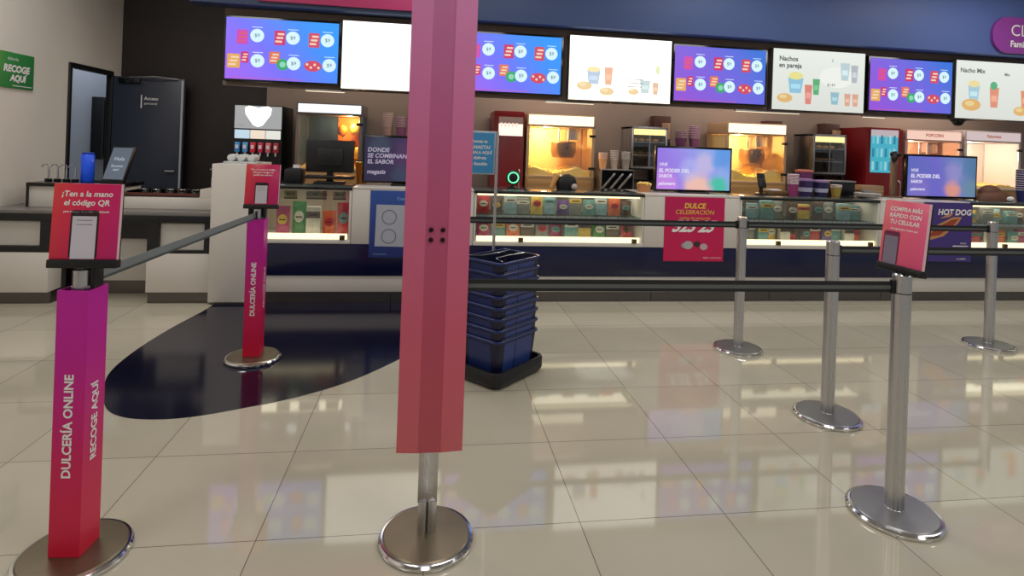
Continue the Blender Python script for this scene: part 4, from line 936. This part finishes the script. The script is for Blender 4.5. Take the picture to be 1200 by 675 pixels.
def popcup(x, y, label, rgb, r=.075, hgt=.10):
    o = thing('popcorn_bucket', label, 'bucket', (x, y, ZC))
    b = MB(); b.lathe([(r*.75, 0), (r, hgt*.7), (r*.96, hgt*.7), (r*.72, .004)], mat('tubc%d' % rgb[0], rgb, .45), 24); b.build('tub', o)
    b = MB()
    for q in range(40):
        a, rr = rng.uniform(0, 2*PI), r*.85*math.sqrt(rng.random()); b.ball((rr*math.cos(a), rr*math.sin(a), hgt*.72 + (r-rr)*.35), .016, .015, .014, POP, 1, None, .25)
    g = b.build('popcorn', o); g['kind'] = 'stuff'
popcup(2.13, 5.5, 'tan popcorn tub left of the central counter screen', (206, 140, 90))
o = thing('card_reader', 'small black card reader before the middle popcorn machine', 'card reader', (3.40, 5.5, ZC))
b = MB(); b.lathe([(.06, 0), (.06, .012), (.02, .022), (.018, .08)], BLACK, 18); b.build('stand', o); b = MB(Matrix.Translation((0, 0, .15)) @ Matrix.Rotation(-.35, 4, 'X')); b.box(-.042, .042, -.014, .014, -.08, .075, BLACK, .01); b.box(-.032, .032, -.016, -.013, .02, .06, mat('reader_screen', (40, 44, 50), .1)); b.build('keypad', o)
o = thing('napkin_tray', 'brown tray with folded napkins right of the card reader', 'tray', (3.60, 5.58, ZC))
b = MB(); b.box(-.12, .12, -.08, .08, 0, .04, mat('tray_brown', (120, 88, 54), .45), .006); b.build('tray', o); b = MB(); b.box(-.07, .05, -.05, .05, .041, .055, INK, .003); b.build('napkins', o)
cups(3.69, 5.40, ZC, 9, .055, (150, 60, 110), 'purple-pink cup stack on the counter right of the napkin tray', .13, .012)
MER = [(3.90, 5.5, .075, .16, (60, 44, 96), 'navy printed movie bucket, front left of the cluster of three'), (4.08, 5.5, .075, .15, (44, 40, 84), 'navy printed movie bucket, front right of the cluster of three'), (3.98, 5.64, .085, .25, (104, 48, 90), 'taller plum movie bucket standing behind the two navy ones')]
for (x, y, r, hh, c, lab) in MER:
    o = thing('movie_bucket', lab, 'bucket', (x, y, ZC), 0, 'printed movie buckets on the counter')
    b = MB(); b.lathe([(r*.78, 0), (r, hh), (r*.95, hh), (r*.75, .004)], mat('merch%d' % c[0], c, .35, noise=.5, nscale=35), 24); b.build('tub', o)
    b = MB(); b.lathe([(r*.99, hh-.006), (r*1.06, hh-.002), (r*1.06, hh+.012), (r*.6, hh+.022)], mat('merch_lid%d' % c[0], (150, 120, 170) if c[0] != 104 else (196, 110, 90), .35), 24); b.build('lid', o)
    b = MB(); b.lathe([(r*.86, hh*.28), (r*.93, hh*.55)], mat('merch_print', (190, 190, 214), .4, noise=.5, nscale=70), 24, Matrix.Scale(1.02, 4, (1, 0, 0)) @ Matrix.Scale(1.02, 4, (0, 1, 0))); b.build('printed_band', o)
cups(4.255, 5.5, ZC, 3, .055, (176, 150, 70), 'olive yellow cup stack right of the movie buckets', .10, .012)
o = thing('plate_stack', 'stack of pale paper plates on the counter before the red fridge', 'plates', (4.58, 5.45, ZC))
b = MB()
for q in range(6): b.lathe([(.07, .006*q), (.12, .006*q+.014), (.125, .006*q+.016), (.12, .006*q+.018), (.07, .006*q+.004)], mat('paper_plate', (198, 194, 190), .5), 24)
b.build('plates', o); b = MB(); b.box(-.06, .06, -.03, .03, .05, .075, mat('foil', (150, 150, 150), .3, .6), .006); b.build('foil_wrap', o)
o = thing('dark_caddy', 'black cutlery caddy behind the pale paper plates', 'caddy', (4.42, 5.66, ZC))
b = MB(); b.box(-.14, .14, -.06, .06, 0, .15, BLACK, .008); b.build('box', o); b = MB(); b.box(-.145, .145, -.065, .065, .15, .165, STEEL, .003); b.build('rim', o)
o = thing('carton', 'plain tan carton left of the advert screen with orange blob', 'box', (4.775, 5.68, ZC))
b = MB(); b.box(-.13, .13, -.08, .08, 0, .12, mat('carton_tan', (150, 122, 92), .6), .004); b.build('box', o); b = MB(); b.box(-.13, .13, -.081, .081, .055, .065, mat('carton_tape', (176, 150, 116), .3)); b.build('tape', o)
o = thing('menu_stand', 'tall tan panel standing left of the advert screen with orange blob', 'panel', (5.0, 5.58, ZC))
b = MB(); b.box(-.035, .035, -.015, .015, 0, .46, mat('panel_tan', (134, 104, 84), .5), .004); b.build('panel', o)
b = MB(); b.box(-.07, .07, -.06, .06, 0, .012, mat('panel_tan', (134, 104, 84), .5)); b.build('foot', o)
b = MB(); b.ball((-.02, -.04, .47), .06, .05, .035, BLACK, 2); b.ball((-.05, -.06, .43), .03, .03, .05, BLACK, 2); b.build('camera_head', o)
o = thing('bread_heap', 'low brown paper-covered heap before the pale popcorn machine', 'bread', (6.17, 5.5, ZC))
BRW = mat('brown_paper', (98, 62, 44), .7, noise=.15, nscale=20)
b = MB(); b.ball((0, 0, .0), .22, .12, .12, BRW, 3, None, .02); b.ball((-.03, .02, .07), .13, .09, .10, BRW, 3, None, .02)
bmesh.ops.bisect_plane(b.bm, geom=b.bm.verts[:] + b.bm.edges[:] + b.bm.faces[:], plane_co=(0, 0, 0), plane_no=(0, 0, -1), clear_outer=True)
b.build('wrapped_heap', o); b = MB(); b.ball((.06, -.135, .03), .05, .02, .028, INK, 2, None, .1); b.build('napkin', o)
cups(6.52, 5.48, ZC, 10, .07, (40, 44, 104), 'navy and white cup stack at the right edge of the counter', .13, .025)

# LED strips at the front lower edge of the bulkhead
for i, (x0, x1) in enumerate(((-1.3, -.9), (1.2, 1.75), (3.4, 4.2), (5.0, 5.3))):
    o = thing('strip_light', 'thin warm strip light under the %s' % ['left end blue screen', 'bright lightbox near the banner', 'violet-blue middle screen', 'lightbox with dark heading'][i], 'light', ((x0+x1)/2, 6.06, 1.951), 0, 'strip lights under the menu screens')
    b = MB(); b.box(-(x1-x0)/2, (x1-x0)/2, 0, .03, -.02, 0, STEEL, .002); hb = b.build('housing', o); b = MB(); b.box(-(x1-x0)/2+.01, (x1-x0)/2-.01, -.002, .022, -.024, -.019, emat('strip_glow', (255, 234, 196), 1.3)); b.build('diffuser', hb)

o = thing('dome_camera', 'small black dome under the bulkhead above the pinkish popcorn machine', 'camera', (6.3, 6.09, 1.951))
b = MB(); b.lathe([(.075, -.02), (.08, -.015), (.08, 0)], BLACK, 24); db = b.build('housing', o)
b = MB(); b.lathe([(.005, -.075), (.035, -.068), (.058, -.045), (.066, -.0205)], BLACKG, 24); b.build('dome', db)

# ------------------------------------------------------------------ light
W_ = bpy.data.worlds.new('room_world'); SC.world = W_; W_.use_nodes = True
W_.node_tree.nodes['Background'].inputs[0].default_value = (.92, .95, 1.0, 1); W_.node_tree.nodes['Background'].inputs[1].default_value = .28
for (x, y, e) in ((-2.4, .8, 26), (1.2, .8, 30), (4.6, .8, 32), (-2.6, 4.2, 34), (.2, 4.4, 26), (3.0, 4.4, 32), (6.0, 4.4, 40), (0, -2.2, 30), (4, -2.2, 30)):  # unseen room light from above; row nearest the fascia added to wash it
    area('overhead_light', (x, y, 3.55), 1.2, 1.2, e, (1, .97, .93))
for (x, e) in ((-1.0, 12), (1.4, 22), (3.9, 22), (6.6, 26)):
    area('bar_wall_fill', (x, 6.5, 2.72), 1.6, .25, e*.8, (1, .88, .76), (.25, 0, 0))  # added fill lights, hidden behind the bulkhead to brighten the bar wall
area('corridor_fill', (-4.2, 8.2, 3.4), .8, .8, 30, (.85, .92, 1))  # unseen fill light added to brighten the corridor

# ------------------------------------------------------------------ camera
cam = bpy.data.cameras.new('camera'); co = bpy.data.objects.new('camera', cam); COL.objects.link(co)
yaw, roll = .1399, .0359
r = Vector((math.cos(yaw), -math.sin(yaw), 0)); fw = Vector((math.sin(yaw), math.cos(yaw), 0)); u = Vector((0, 0, 1))
r2 = math.cos(roll)*r + math.sin(roll)*u; u2 = -math.sin(roll)*r + math.cos(roll)*u
co.matrix_world = Matrix(((r2.x, u2.x, -fw.x, 0), (r2.y, u2.y, -fw.y, 0), (r2.z, u2.z, -fw.z, 1.4407), (0, 0, 0, 1)))
cam.sensor_fit = 'HORIZONTAL'; cam.sensor_width = 36; cam.lens = 668.3/1200*36
cam.shift_y = -(337.5-171.2)/1200; cam.clip_start = .05; cam.clip_end = 60
SC.camera = co
SC.view_settings.view_transform = 'Standard'; SC.view_settings.look = 'None'; SC.view_settings.gamma = 1.0
SC.view_settings.exposure = 0.0; SC.view_settings.use_curve_mapping = False
SC.cycles.max_bounces = 8; SC.cycles.transparent_max_bounces = 16; SC.cycles.use_denoising = True
